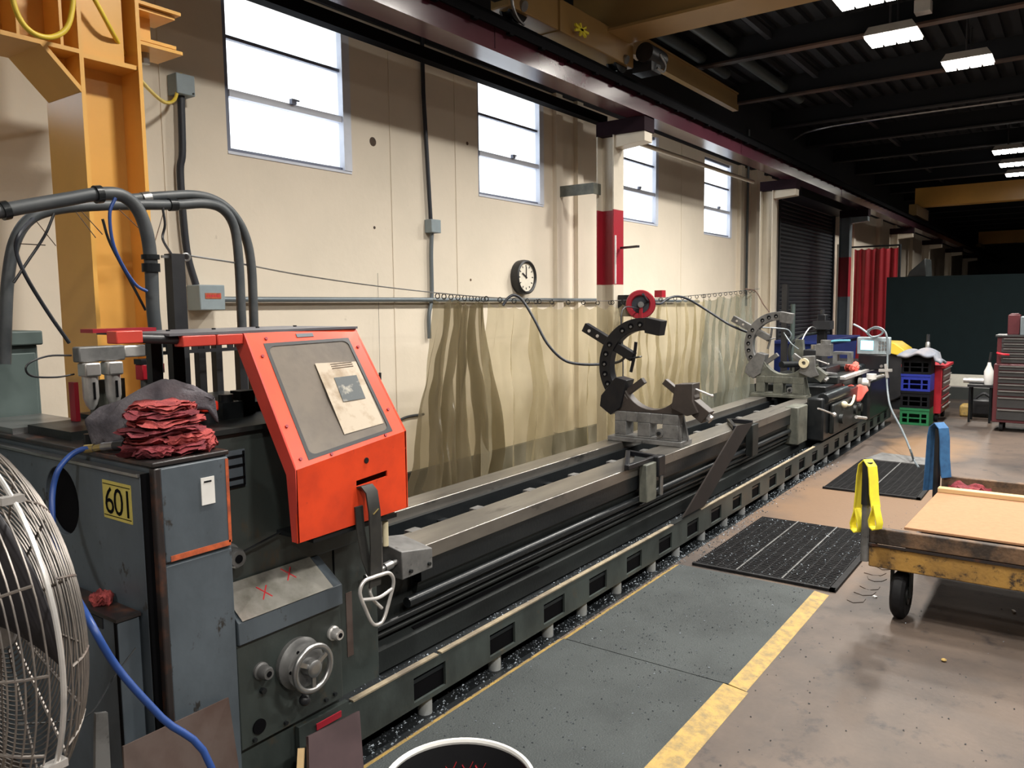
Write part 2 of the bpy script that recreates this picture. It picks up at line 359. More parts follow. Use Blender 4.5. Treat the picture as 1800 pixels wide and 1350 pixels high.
# roof joists, each one a part of the ceiling
jx = [-2.6 + 2.06*i for i in range(24)]
for i, x in enumerate(jx):
    jo_ = part(ceil, 'joist', G().box(x-0.06, x+0.06, YR, YL-0.02, 4.595, 4.62), M_joist if i < 8 else M_joist2)
    part(jo_, 'joist_web', G().box(x-0.007, x+0.007, YR, YL-0.02, 4.62, 4.88), M_ceil)
g = G()
for i in range(0, 62):
    y = YL - 0.1 - i*0.2
    g.box(X0, X1, y-0.05, y+0.05, 4.89, 4.948)
part(ceil, 'deck_rib', g, M_ceil, stuff=True)
for y in (3.2, 0.4, -2.6):
    part(ceil, 'purlin', G().box(X0, X1, y-0.03, y+0.03, 4.78, 4.86), M_joist2)

# left wall with window openings
WX = [(3.14, 4.20), (5.74, 6.80), (8.38, 9.46), (11.0, 12.08), (0.54, 1.60), (-2.06, -1.0)]
WZ0, WZ1 = 2.65, 3.75
SHX = (14.42, 18.3)
g = G()
cuts = sorted(WX)
g.box(X0-0.2, X1+0.2, YL, YL+0.25, WZ1, 3.80)
xs = X0-0.2
for a, b in cuts:
    g.box(xs, a, YL, YL+0.25, WZ0, WZ1); xs = b
g.box(xs, SHX[0], YL, YL+0.25, WZ0, WZ1); g.box(SHX[1], X1+0.2, YL, YL+0.25, 0, WZ1)
g.box(X0-0.2, SHX[0], YL, YL+0.25, 0, WZ0)
g.box(SHX[0], SHX[1], YL, YL+0.25, 3.50, WZ1)
wall = struct('wall_left', g, M_wall)
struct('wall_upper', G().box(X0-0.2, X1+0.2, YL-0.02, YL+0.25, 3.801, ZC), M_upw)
# shallow pilaster strips and panel joints on the wall
for x0, x1, d in ((6.98, 7.10, 0.05), (7.40, 7.52, 0.05), (12.35, 12.5, 0.06), (12.95, 13.3, 0.10), (13.7, 13.85, 0.05), (19.9, 20.1, 0.06), (22.6, 22.9, 0.1), (24.9, 25.1, .06), (27.5, 27.8, 0.1)):
    part(wall, 'pilaster', G().box(x0, x1, YL-d, YL, 0.3, 3.80), M_wall)
for x in (4.62, 5.42, 2.7, 10.2):
    part(wall, 'joint_strip', G().box(x-0.006, x+0.006, YL-0.006, YL, 0.3, 3.80), M_wall)
for p, r in (((4.430,4.495,2.920), 0.035), ((5.588,4.495,3.086), 0.016), ((4.421,4.495,2.267), 0.012), ((5.603,4.495,1.886), 0.012)):
    part(wall, 'wall_stain', G().cyl((p[0], 4.4985, p[2]), (p[0], 4.51, p[2]), r, 12), M_oldwood)
struct('baseboard_left', G().box(X0, SHX[0], YL-0.04, YL, 0, 0.28), M_dkband)
struct('wall_right', G().box(X0-0.2, X1+0.2, YR-0.25, YR, 0, ZC), M_rwall)
struct('wall_back', G().box(X0-0.25, X0, YR-0.2, YL+0.25, 0, ZC), M_rwall)
struct('wall_far', G().box(X1, X1+0.25, YR-0.2, YL+0.25, 0, ZC), M_shut)

def window(n, a, b):
    g = G(); y0, y1 = YL+0.015, YL+0.055
    t = 0.035
    g.box(a, a+t, y0, y1, WZ0, WZ1).box(b-t, b, y0, y1, WZ0, WZ1).box(a+t, b-t, y0, y1, WZ0, WZ0+t).box(a+t, b-t, y0, y1, WZ1-t, WZ1)
    wn = struct('window_%d' % n, g, M_frame)
    part(wn, 'jamb', G().box(b-0.075, b, YL-0.012, YL+0.12, WZ0+0.013, WZ1), M_alum)
    part(wn, 'sill', G().box(a, b, YL-0.006, YL+0.12, WZ0-0.006, WZ0+0.012), M_alum)
    part(wn, 'glazing_bar', G().box(a+t, b-0.075, y0+0.002, y1+0.002, 3.372, 3.394), M_frame)
    part(wn, 'sash_rail', G().box(a+t, b-0.075, y0-0.012, y1, 3.01, 3.055), M_alum)
    part(wn, 'latch', G().box((a+b)/2-0.02, (a+b)/2+0.02, y0-0.04, y0-0.01, 3.05, 3.085).box((a+b)/2, (a+b)/2+0.05, y0-0.035, y0-0.025, 3.075, 3.085), M_frame)
    for z0, z1 in ((WZ0+t, 3.01), (3.055, 3.372), (3.394, WZ1-t)):
        part(wn, 'pane', G().box(a+t, b-0.075, YL+0.034, YL+0.04, z0, z1), M_glass)
for i, (a, b) in enumerate(WX): window(i+1, a, b)
# roller shutter door
g = G()
a, b = SHX
g.box(a, a+0.06, YL-0.03, YL+0.08, 0, 3.5).box(b-0.06, b, YL-0.03, YL+0.08, 0, 3.5).box(a-0.1, b+0.1, YL-0.42, YL-0.0005, 3.5, 4.0)
dr = struct('door_1', g, M_shut)
g = G(); z = 0.03
while z < 3.49:
    g.prism([(YL+0.03, z), (YL+0.005, z+0.02), (YL+0.005, z+0.055), (YL+0.03, z+0.073)], 'x', a+0.06, b-0.06); z += 0.075
g.box(a+0.06, b-0.06, YL+0.03, YL+0.05, 0, 3.5)
part(dr, 'shutter_slats', g, M_shut, stuff=True)
part(dr, 'bottom_bar', G().box(a+0.06, b-0.06, YL-0.01, YL+0.03, 0, 0.06), M_oily)

# ================================================================== CEILING LAMPS
spots = [(8.05,1.76,'lit ceiling lamp nearest the camera, cut by the top of the picture'), (9.43,1.77,'lit square ceiling lamp second in the near row, with conduit box above'),
         (10.96,1.24,'lit ceiling lamp third in the near row, its four tubes showing apart'), (17.83,1.28,'topmost and nearest of the three far ceiling lamps at the right edge'),
         (19.6,1.3,'middle one of the three far ceiling lamps at the right edge'), (21.2,1.3,'farthest of the three ceiling lamps at right, just above the far girder')]
extra = [(5.6,1.5),(2.8,1.5),(-2.6,0.2),(-0.5,-1.8),(2.0,-1.8),(4.5,-1.8),(7.5,-1.8),(9.5,-1.8),(12.5,-1.8),(28.0,0.5)]  # unseen lamps, added to brighten the wall and the cabinet end
def lamp(x, y, label, z=4.42, w=0.215, l=0.26):
    t = thing('ceiling_lamp', label, 'lamp', (x, y, z), None)
    part(t, 'housing', G().prism([(y-l, z+0.02), (y+l, z+0.02), (y+l*0.8, z+0.10), (y-l*0.8, z+0.10)], 'x', x-w, x+w), M_lamph)
    part(t, 'hanger', G().cyl((x-0.2,y,z+0.1), (x-0.2,y,ZC-0.06), 0.012, 8).cyl((x+0.2,y,z+0.1), (x+0.2,y,ZC-0.06), 0.012, 8), M_joist2, label='thin hanger rods', stuff=True)
    for k in range(4):
        yy = y - l + (k+0.5)*l/2
        part(t, 'tube', G().box(x-w+0.02, x+w-0.02, yy-l/4+0.012, yy+l/4-0.012, z-0.005, z+0.02), M_lamp)
    ld = bpy.data.lights.new('lamp_light', 'AREA'); ld.shape = 'RECTANGLE'; ld.size = 2*w; ld.size_y = l; ld.spread = R(150); ld.energy = LAMP_W; ld.color = (1.0, 0.955, 0.88)
    lo = bpy.data.objects.new('lamp_light', ld); COL.objects.link(lo); lo.parent = t; lo.location = (0, 0, -0.02)
    lo.visible_camera = False
for x, y, lb in spots: lamp(x, y, lb)
for i, (x, y) in enumerate(extra):
    e = ['added ceiling lamp out of view over the aisle', 'added ceiling lamp out of view over the right bay'][y < -1]
    lamp(x, y, e + ', %s of its row' % (['first','second','third','fourth','fifth','sixth','seventh','eighth','ninth','tenth','eleventh','twelfth'][i]))
M_pipe = mat('dull_roof_pipe', (0.05,0.06,0.06), 0.5)
# conduit on the joists and box
single('ceiling_conduit', 'thin pale electrical conduit running under the dark roof to the lamps', 'conduit',
       G().tube([(14.2, 4.2, 4.45), (14.0, 3.8, 4.52), (14.0, 2.5, 4.56), (14.0, -2.0, 4.56), (14.0, -6, 4.56)], 0.018, 8), M_steel)
single('tan_eave_beam', 'tan eave beam lit under the dark roof beyond the near crane', 'beam', G().box(7.7, 10.9, 3.98, 4.06, 4.28, 4.36).box(7.7, 10.9, 4.0, 4.01, 4.36, 4.5).box(7.7, 10.9, 3.98, 4.06, 4.5, 4.52), M_yel2)
single('lamp_junction_box', 'small lit junction box between the two nearest ceiling lamps', 'box', G().box(9.35, 9.5, 1.42, 1.57, 4.62, 4.74), M_white)
for k, (x0, x1) in enumerate(((7.9, 10.6), (8.3, 12.6))):
    y = 4.05-0.4*k
    single('roof_pipe', ['fat grey-green pipe under the roof beside the wall, outer of two', 'fat grey-green pipe under the roof, inner of two'][k], 'pipe', G().cyl((x0, y, 4.72), (x1, y, 4.72), 0.07, 16), M_pipe)

# ================================================================== CRANE RUNWAY
t = thing('crane_runway_beam', 'long glossy maroon crane beam running down the hall above the columns', 'beam', (-4, 3.65, 3.48))
g = G().box(X0, X1, 3.54, 3.76, 3.48, 3.50).box(X0, X1, 3.60, 3.70, 3.50, 3.70)
g = G().box(X0, X1, 3.545, 3.755, 3.485, 3.505).box(X0, X1, 3.555, 3.60, 3.505, 3.70)
part(t, 'lower_flange', G().box(X0, X1, 3.545, 3.755, 3.485, 3.505), M_maroon)
part(t, 'web', G().box(X0, X1, 3.555, 3.60, 3.505, 3.69), M_maroon)
part(t, 'top_channel', G().box(X0, X1, 3.50, 3.80, 3.69, 3.705).box(X0, X1, 3.50, 3.515, 3.64, 3.69).box(X0, X1, 3.785, 3.80, 3.62, 3.69), M_dark)  # channel coloured black to stand for the shade on its side
part(t, 'rail', G().box(X0, X1, 3.60, 3.70, 3.705, 3.72).box(X0, X1, 3.635, 3.665, 3.72, 3.77).box(X0, X1, 3.62, 3.68, 3.77, 3.80), M_dark)
for i in range(40):
    x = 3.6 + 0.42*i
    part(t, 'rail_clip', G().box(x, x+0.05, 3.495, 3.53, 3.625, 3.642), M_dark)
for x in (4.75, 9.85, 14.9):
    part(t, 'splice_plate', G().box(x, x+0.12, 3.548, 3.556, 3.506, 3.69), M_maroon)

# crane bridge
t = thing('crane_bridge', 'near overhead crane bridge with tan box girder crossing the hall', 'crane', (6.5, 3.65, 3.8))
part(t, 'end_truck', G().box(4.95, 6.95, 3.56, 3.74, 3.87, 4.13), M_yel2, bevel=0.01)
part(t, 'end_plate', G().box(5.62, 5.66, 3.54, 3.76, 3.86, 4.15), M_yel2)
for x in (5.12, 6.78):
    wq = part(t, 'wheel', G().lathe([(0.03,0),(0.13,0),(0.13,0.02),(0.105,0.025),(0.105,0.075),(0.13,0.08),(0.13,0.10),(0.03,0.10)], (x, 3.60, 3.931), (0,1,0), 28), M_oily)
    part(wq, 'axle_cap', G().cyl((x, 3.54, 3.905), (x, 3.60, 3.931), 0.04, 16), M_steel)
part(t, 'wheel_guard', G().torus((5.12, 3.55, 3.93), (0,1,0), 0.155, 0.012, 20, 6, PI*0.5, PI*1.5, (1,0,0)), M_steel)
part(t, 'girder', G().box(6.50, 6.80, YR+0.3, 3.95, 4.10, 4.56), M_yel2)
part(t, 'girder_flange', G().box(6.44, 6.86, YR+0.3, 3.95, 4.075, 4.10), M_yel2)
part(t, 'bumper', G().box(4.80, 4.95, 3.60, 3.70, 3.92, 4.02).cyl((6.95,3.65,3.96), (7.08,3.65,3.96), 0.05, 14), M_blackr, stuff=True)
part(t, 'motor', G().cyl((6.95,3.45,4.0), (7.28,3.45,4.0), 0.09, 18).box(7.0,7.2,3.40,3.60,3.84,3.95), M_black)
part(t, 'cable_loop', G().tube([(7.1,3.36,4.0), (7.17,3.34,3.92), (7.13,3.34,3.84), (7.04,3.36,3.86)], 0.012, 8), M_steel)
g = G()
for k in range(7):
    a = k*0.9; p = Vector((5.886,3.500,3.926)); g.bar(p, p+Vector((0.11*math.cos(a), 0.0, 0.05*math.sin(a))), 0.018, 0.018)
single('yellow_tie_knot', 'small bright yellow tie knotted under the tan crane girder', 'tie', g, M_yels, stuff=False)
t = thing('far_crane_bridge', 'far yellow crane bridge crossing the hall beyond the dark board', 'crane', (23.5, 3.6, 3.8))
part(t, 'girder', G().box(23.3, 23.7, YR+0.3, 3.72, 4.10, 4.58), M_yel)
part(t, 'end_truck', G().box(22.6, 24.5, 3.56, 3.74, 3.82, 4.10), M_yel2)
t = thing('distant_crane_bridge', 'distant orange crane bridge at the right edge near the hall end', 'crane', (39, 3.6, 3.8))
part(t, 'girder', G().box(38.8, 39.2, YR+0.3, 3.72, 3.98, 4.5), M_yel)
part(t, 'end_truck', G().box(38.2, 39.8, 3.56, 3.74, 3.82, 3.98), M_yel2)

# black channel along the wall and cream pipe past the first column
single('black_wall_channel', 'black steel channel running level across the window tops', 'channel',
       G().box(X0, 7.6, 4.20, 4.215, 3.55, 3.64).box(X0, 7.6, 4.215, 4.29, 3.55, 3.565).box(X0, 7.6, 4.215, 4.29, 3.625, 3.64), M_dark)
single('cream_wall_pipe', 'cream pipe running level across the two farther windows', 'pipe',
       G().cyl((7.55,4.1,3.43), (11.9,4.1,3.45), 0.026, 14), M_cream)

# ================================================================== COLUMNS
M_seat = mat('dark_seat_steel', (0.016,0.007,0.011), 0.85, spec=0.15)
def column(x, label, band=None, bracket=True, m=M_cream, Y=3.9, ztop=3.42):
    # I section: flanges face the aisle and the wall
    hw, dp = 0.105, 0.20
    t = thing('steel_column', label, 'column', (x, Y, 0), None)
    def seg(z0, z1):
        return G().box(x-hw, x+hw, Y, Y+0.014, z0, z1).box(x-hw, x+hw, Y+dp-0.014, Y+dp, z0, z1).box(x-0.008, x+0.008, Y+0.014, Y+dp-0.014, z0, z1)
    if band:
        part(t, 'shaft', seg(0.02, band[0]), m); part(t, 'red_band', seg(band[0], band[1]), M_marr, label='red painted band'); part(t, 'shaft', seg(band[1], ztop), m)
    else: part(t, 'shaft', seg(0.02, ztop), m)
    part(t, 'base_plate', G().box(x-0.17, x+0.17, Y-0.07, Y+dp+0.07, 0, 0.02), M_oily)
    part(t, 'bracket', G().prism([(Y, 3.22), (Y-0.33, 3.25), (Y-0.33, 3.345), (Y, 3.345)], 'x', x-0.085, x+0.085), m, bevel=0.004)
    part(t, 'seat_block', G().box(x-0.11, x+0.11, 3.56, Y+0.2, 3.345, 3.484), M_seat)
    return t
c1 = column(7.29, 'cream steel column with red painted band, nearest along the wall', (1.853, 2.61))
part(c1, 'rack_arm', G().bar((7.309,3.880,2.226), (7.178,3.620,2.222), 0.03, 0.022), M_black, label='short black arm sticking out')
part(c1, 'grey_stripe', G().box(7.2, 7.215, 3.886, 3.9, 1.86, 2.35), M_white, label='narrow white sticker strip on the red band')
p = Vector((7.260,4.200,2.812))
part(c1, 'wall_tie', G().box(7.05, 7.19, 4.05, 4.06, p.z-0.05, p.z+0.06).box(7.04, 7.05, 4.05, 4.49, p.z-0.05, p.z+0.06), M_castg)
column(12.32, 'cream steel column without band, between last window and charcoal shutter')
column(17.2, 'grey steel column with dark red band, just past the charcoal shutter', (1.75, 2.55), m=M_conduit)
for i, x in enumerate((22.3, 27.3, 32.3, 37.3)):
    column(x, ['pale column rising behind the red curtain', 'second column beyond the red curtain', 'third column beyond the red curtain', 'last column seen beyond the red curtain'][i], m=M_cream)

# ================================================================== YELLOW GANTRY (left)
t = thing('yellow_crane_frame', 'big yellow steel column and crossbeam standing against the wall at left', 'crane frame', (1.86, 3.6, 0))
a, b, Y = 1.755, 2.035, 3.55
g = G().box(a, a+0.018, Y-0.02, Y+0.30, 0.02, 4.6).box(b-0.018, b, Y-0.02, Y+0.30, 0.02, 4.6).box(a+0.018, b-0.018, Y+0.13, Y+0.145, 0.02, 4.6)
part(t, 'column_shaft', g, M_yel)
part(t, 'cap_strip', G().box(a+0.018, b-0.018, Y-0.01, Y+0.13, 2.735, 2.755), M_yel)
part(t, 'upper_web_plate', G().box(a+0.018, b-0.06, Y+0.02, Y+0.13, 2.76, 4.6), M_yel)
part(t, 'column_foot', G().box(a-0.1, b+0.1, Y-0.1, Y+0.4, 0, 0.02), M_oily)
g = G().box(-2.5, a, Y-0.02, Y+0.28, 2.745, 2.763).box(-2.5, a, Y+0.12, Y+0.135, 2.763, 3.6).box(-2.5, a, Y-0.02, Y+0.28, 3.6, 3.62)
part(t, 'crossbeam', g, M_yel)
for x in (1.69, 1.52, 1.36, 1.0, 0.5, 0.0):
    part(t, 'stiffener', G().box(x-0.006, x+0.006, Y-0.015, Y+0.12, 2.763, 3.6), M_yel)
part(t, 'gusset', G().prism([(1.625, 2.745), (1.60, 2.745), (a-0.001, 2.585), (a-0.001, 2.61)], 'y', Y-0.02, Y+0.28), M_yel)
part(t, 'gusset_web', G().prism([(1.63, 2.744), (a, 2.60), (a, 2.744)], 'y', Y+0.11, Y+0.125), M_yel)
g = G()
part(t, 'side_stub', G().box(b, b+0.20, Y+0.02, Y+0.20, 3.02, 3.035).box(b, b+0.12, Y+0.10, Y+0.112, 2.90, 3.02).box(b, b+0.20, Y+0.02, Y+0.20, 2.885, 2.90), M_yel)
part(t, 'stub_plate', G().box(b, b+0.22, Y+0.0, Y+0.22, 3.04, 3.055), M_yel)
part(t, 'stub_plate', G().box(b, b+0.22, Y+0.0, Y+0.22, 2.86, 2.875), M_yel)
part(t, 'stub_bolt', G().cyl((b+0.06,Y+0.11,3.055), (b+0.06,Y+0.11,3.12), 0.014, 8), M_oily)
part(t, 'stub_bolt', G().cyl((b+0.09,Y+0.11,2.81), (b+0.09,Y+0.11,2.86), 0.022, 8), M_steel)
single('yellow_hose_loop', 'yellow hose hanging in a loop from the yellow crossbeam', 'hose', G().tube([(1.476,3.450,2.991), (1.472,3.450,2.866), (1.499,3.450,2.788), (1.547,3.450,2.753), (1.612,3.450,2.759), (1.673,3.450,2.813), (1.703,3.450,2.919), (1.712,3.450,3.068)], 0.011, 10), M_yelh)
single('wall_pull_cable', 'olive yellow cable drooping from above to the upper grey wall box', 'cable',
       G().tube([(1.742,3.500,3.090), (1.824,3.500,2.972), (1.927,3.550,2.860), (2.154,3.800,2.801), (2.413,4.100,2.809), (2.604,4.300,2.827), (2.723,4.400,2.878), (2.765,4.420,2.959), (2.801,4.440,3.052)], 0.010, 10), M_yelh)

# ================================================================== WALL FIXTURES
t = thing('electrical_box', 'pale grey wall box with yellow cable end, high beside the yellow column', 'box', (2.80, 4.45, 2.92))
part(t, 'body', G().box(2.745, 2.865, 4.40, 4.5, 2.925, 3.045), M_ebox, bevel=0.006)
part(t, 'cover_screw', G().cyl((2.85, 4.395, 2.94), (2.85, 4.40, 2.94), 0.006, 8), M_oily)
t = thing('electrical_box', 'pale grey junction box on the conduit between first and second windows', 'box', (5.03, 4.45, 2.26))
part(t, 'body', G().box(5.0, 5.12, 4.42, 4.5, 2.265, 2.375), M_ebox, bevel=0.006)
t = thing('electrical_box', 'pale grey wall box with orange warning label, above the machine pipes', 'box', (2.88, 4.45, 1.64))
part(t, 'body', G().box(2.80, 2.975, 4.36, 4.5, 1.645, 1.80), M_ebox, bevel=0.006)
lb = part(t, 'warning_label', G().box(2.835, 2.945, 4.357, 4.36, 1.715, 1.75), M_orange, label='orange label with dark lettering')
part(lb, 'lettering', G().box(2.845, 2.855, 4.356, 4.357, 1.725, 1.74).box(2.86, 2.872, 4.356, 4.357, 1.725, 1.74).box(2.878, 2.892, 4.356, 4.357, 1.725, 1.74).box(2.898, 2.908, 4.356, 4.357, 1.725, 1.74).box(2.914, 2.934, 4.356, 4.357, 1.725, 1.74), M_marker, stuff=True)
single('wall_conduit', 'dark conduit dropping from the upper grey box beside the yellow column', 'conduit',
       G().tube([(2.80,4.45,2.925), (2.79,4.45,2.6), (2.776,4.460,2.485), (2.779,4.460,2.215), (2.796,4.460,1.977), (2.835,4.45,1.80)], 0.022, 12), M_cond_d)
single('wall_conduit', 'dark vertical conduit between the first and second windows', 'conduit',
       G().tube([(4.985,4.47,4.9), (4.99,4.47,3.4), (5.04,4.465,2.375)], 0.017, 12, smooth=False), M_cond_d)
single('wall_conduit', 'grey vertical conduit below the small junction box, ending at the curtain', 'conduit',
       G().tube([(5.05,4.465,2.265), (5.042,4.470,2.074), (5.038,4.470,1.741), (4.997,4.470,1.574), (4.998,4.470,1.382)], 0.017, 12), M_conduit)
single('wall_conduit', 'long level grey conduit behind the curtain hooks', 'conduit',
       G().tube([(2.975,4.45,1.712), (8.5,4.45,1.70), (10.715,4.450,1.676)], 0.019, 12, smooth=False), M_conduit)
single('wall_conduit', 'thin grey vertical conduit on the wall right of the last window', 'conduit',
       G().tube([(12.7,4.46,1.6), (12.7,4.46,4.4)], 0.02, 10, smooth=False), M_conduit)
single('cord_weight', 'small black weight hanging on a thin cord above the guard', 'weight',
       G().cyl((4.377,4.440,1.141), (4.375,4.440,1.083), 0.011, 10).cyl((4.413,4.470,1.915), (4.377,4.440,1.141), 0.0015, 6), M_black, stuff=False)
single('loose_grey_cable', 'thin grey cable running low on the wall behind the guard', 'cable', G().tube([(4.354,4.485,0.690), (4.545,4.485,0.711), (4.712,4.485,0.746), (4.921,4.485,0.745)], 0.010, 8), M_cond_d)
# clock
cx, cz = 6.38, 1.925
t = thing('wall_clock', 'round black rimmed wall clock hanging above the curtain hooks', 'clock', (cx, 4.5, cz-0.165))
part(t, 'rim', G().lathe([(0.165,0),(0.170,0.05),(0.165,0.085),(0.15,0.095),(0.138,0.085),(0.136,0.05)], (cx,4.5,cz), (0,-1,0), 40, cap=False), M_black)
fc = part(t, 'face', G().cyl((cx,4.5,cz), (cx,4.43,cz), 0.138, 40), M_clock)
for i in range(12):
    a = 2*PI*i/12; d = Vector((math.sin(a), 0, math.cos(a)))
    part(fc, 'hour_mark', G().bar(Vector((cx,4.429,cz))+d*0.10, Vector((cx,4.429,cz))+d*0.12, 0.010, 0.003, up=(0,1,0)), M_oily)
for a, l, wd in ((R(300), 0.075, 0.014), (R(2), 0.10, 0.008)):
    d = Vector((math.sin(a), 0, math.cos(a)))
    part(t, 'hand', G().bar(Vector((cx,4.425,cz))-d*0.015, Vector((cx,4.425,cz))+d*l, wd, 0.004, up=(0,1,0)), M_black)

# ================================================================== VINYL CURTAINS AND THEIR WIRE
wire = [(1.830,2.900,1.863), (2.260,3.150,1.854), (2.754,3.400,1.830), (3.482,3.650,1.793), (4.415,3.800,1.744), (5.268,3.800,1.707), (6.785,3.800,1.685), (8.676,3.800,1.733), (11.373,3.800,1.846)]
single('curtain_wire', 'thin steel wire stretched from the black post along the curtain top', 'wire', G().tube(wire, 0.004, 6), M_steel)
def wire_z(x):
    P = wire
    for a, b in zip(P, P[1:]):
        if a[0] <= x <= b[0]: return a[2] + (b[2]-a[2])*(x-a[0])/(b[0]-a[0])
    return P[-1][2] if x > P[-1][0] else P[0][2]
def curtain(x0, x1, b0, b1, zb, m, label, folds, amp, seed, Y=3.8, nhook=6, twist=0.0):
    rnd = random.Random(seed); ph = [rnd.uniform(0, 6.28) for _ in range(6)]
    def fn(u, v):
        x = (x0 + (x1-x0)*u)*(1-v) + (b0 + (b1-b0)*u)*v
        a = amp*(0.55+0.75*v)
        s = math.sin(folds*2*PI*u + ph[0] + 0.9*math.sin(2.6*v+ph[1])) 
        s2 = 0.5*math.sin(folds*4.3*u*PI + ph[2] + 3.2*v) + 0.22*math.sin(folds*9*u + ph[3] - 4*v)
        nz = noise.noise(Vector(((x0+(x1-x0)*u)*5, v*2.2, seed))); n2 = noise.noise(Vector(((x0+(x1-x0)*u)*11+v*4, v*6, seed+5)))
        y = Y + a*(s+s2) + 0.02*math.sin(7*v+ph[4]+3*u) + (0.05*nz + 0.022*n2)*min(1, v*3)
        zt = wire_z(x0+(x1-x0)*u) - 0.04 - 0.045*abs(math.sin(nhook*PI*u))
        z = zt*(1-v) + (zb + 0.03*math.sin(5*u+ph[5]))*v
        return (x + 0.02*math.sin(6*v+8*u+ph[1])*v, y, z)
    t = thing('vinyl_curtain', label, 'curtain', ((x0+x1)/2, Y, zb), 'clear vinyl curtains hung along the wall')
    part(t, 'sheet', G().grid(110, 34, fn), m, sharp=80)
    for k in range(nhook+1):
        x = x0 + (x1-x0)*min(max(k/nhook, 0.015), 0.985); z = wire_z(x)
        part(t, 'hook', G().torus((x, Y, z-0.02), (1,0.1,0), 0.019, 0.004, 12, 6), M_oily)
curtain(4.36, 4.92, 4.10, 5.02, 0.26, M_vin2, 'bunched grimy vinyl curtain at the left end, by the red guard', 5, 0.075, 3, nhook=7, Y=3.82)
curtain(4.86, 5.62, 4.72, 5.80, 0.24, M_vin1, 'clear vinyl curtain under the wall clock, next to the bunched one', 3, 0.022, 5, nhook=4, Y=3.76)
curtain(5.60, 6.95, 5.50, 7.05, 0.26, M_vin1, 'yellowed vinyl curtain left of the red banded column', 4, 0.020, 8, nhook=5)
curtain(6.90, 8.05, 6.85, 8.1, 0.26, M_vin1, 'yellowed vinyl curtain behind the black steady rest', 5, 0.03, 11, Y=3.77, nhook=5)
curtain(8.05, 9.3, 7.95, 9.25, 0.26, M_vin1, 'creased vinyl curtain just right of the black steady rest', 5, 0.038, 13, nhook=6)
curtain(9.25, 11.1, 9.1, 11.0, 0.26, M_vin3, 'hazy grey vinyl curtain at the right end of the wire', 7, 0.05, 17, Y=3.78, nhook=10)

# ================================================================== small builders
def quadplate(p, th, nrm=None):
    p = [Vector(q) for q in p]; n = (p[1]-p[0]).cross(p[3]-p[0]).normalized()*th
    return G().hexa(p + [q+n for q in p])
def text_g(s, size, org, right, up, depth=0.001, name='t'):
    cu = bpy.data.curves.new(name, 'FONT'); cu.body = s; cu.size = size; cu.extrude = 0.0; cu.offset = 0.0; cu.resolution_u = 3
    o = bpy.data.objects.new(name, cu); COL.objects.link(o); dg = bpy.context.evaluated_depsgraph_get()
    me = o.evaluated_get(dg).to_mesh(); r = Vector(right).normalized(); u = Vector(up).normalized(); n = r.cross(u)
    g = G(); vs = [Vector(org) + r*v.co.x + u*v.co.y + n*depth for v in me.vertices]
    fs = [tuple(f.vertices) for f in me.polygons]; g.add(vs, fs)
    o.evaluated_get(dg).to_mesh_clear(); bpy.data.objects.remove(o); bpy.data.curves.remove(cu); return g
def slab_hole(x0, x1, y0, y1, z0, z1, cy, cz, r, n=32):
    # slab in the YZ plane with a round hole through it
    g = G(); ring = []; rect = []
    for i in range(n):
        t = 2*PI*(i+0.5)/n; dy, dz = math.cos(t), math.sin(t)
        ring.append((cy+r*dy, cz+r*dz))
        k = min(((y1-cy)/dy if dy > 0 else (y0-cy)/dy) if abs(dy) > 1e-6 else 1e9, ((z1-cz)/dz if dz > 0 else (z0-cz)/dz) if abs(dz) > 1e-6 else 1e9)
        rect.append([cy+k*dy, cz+k*dz])
    for c in ((y0,z0),(y1,z0),(y1,z1),(y0,z1)):
        j = min(range(n), key=lambda i: (rect[i][0]-c[0])**2+(rect[i][1]-c[1])**2); rect[j] = [c[0], c[1]]
    vs = [(x, *p) for x in (x0, x1) for p in ring] + [(x, *p) for x in (x0, x1) for p in rect]; fs = []
    for i in range(n):
        j = (i+1) % n
        fs += [(i, j, 2*n+j, 2*n+i), (n+i, 3*n+i, 3*n+j, n+j), (i, n+i, n+j, j), (2*n+i, 2*n+j, 3*n+j, 3*n+i)]
    return g.add(vs, fs)

# ================================================================== THE LATHE
M_foot = mat('pale_jack_foot', (0.30,0.32,0.33), 0.5)
M_tanlip = mat('tan_worn_lip', (0.30,0.25,0.17), 0.5, col2=(0.12,0.10,0.08), scale=7, amt=0.9)
L = thing('engine_lathe', 'huge grey green lathe with long bed and blue grey end cabinet numbered 601', 'lathe', (1.145, 2.6, 0))
XE = 11.6
# bed
part(L, 'bed_casting', G().prism([(2.26,0.03),(2.26,0.60),(2.30,0.60),(2.30,0.30),(2.74,0.30),(2.74,0.60),(2.80,0.60),(2.80,0.03)], 'x', 1.85, XE), M_oily2)
part(L, 'front_way', G().prism([(2.20,0.585),(2.20,0.65),(2.385,0.65),(2.385,0.635),(2.43,0.635),(2.43,0.585)], 'x', 2.33, XE), M_way, bevel=0.004)
part(L, 'rear_way', G().prism([(2.69,0.585),(2.69,0.65),(2.84,0.65),(2.84,0.585)], 'x', 1.9, XE), M_way, bevel=0.004)
part(L, 'way_skirt', G().prism([(2.205,0.50),(2.205,0.584),(2.26,0.584),(2.26,0.49)], 'x', 2.38, XE), M_oily)
part(L, 'rack', G().prism([(2.235,0.445),(2.225,0.49),(2.26,0.489),(2.26,0.445)], 'x', 2.38, XE), M_oily2)
part(L, 'inner_shelf', G().box(1.9, XE, 2.66, 2.69, 0.48, 0.60).box(1.9, XE, 2.43, 2.45, 0.50, 0.60), M_oily)
x = 2.55; i = 0
while x < 8.0:
    part(L, 'bed_web', G().box(x, x+0.07, 2.385, 2.46, 0.57, 0.637), M_cast); x += 0.47
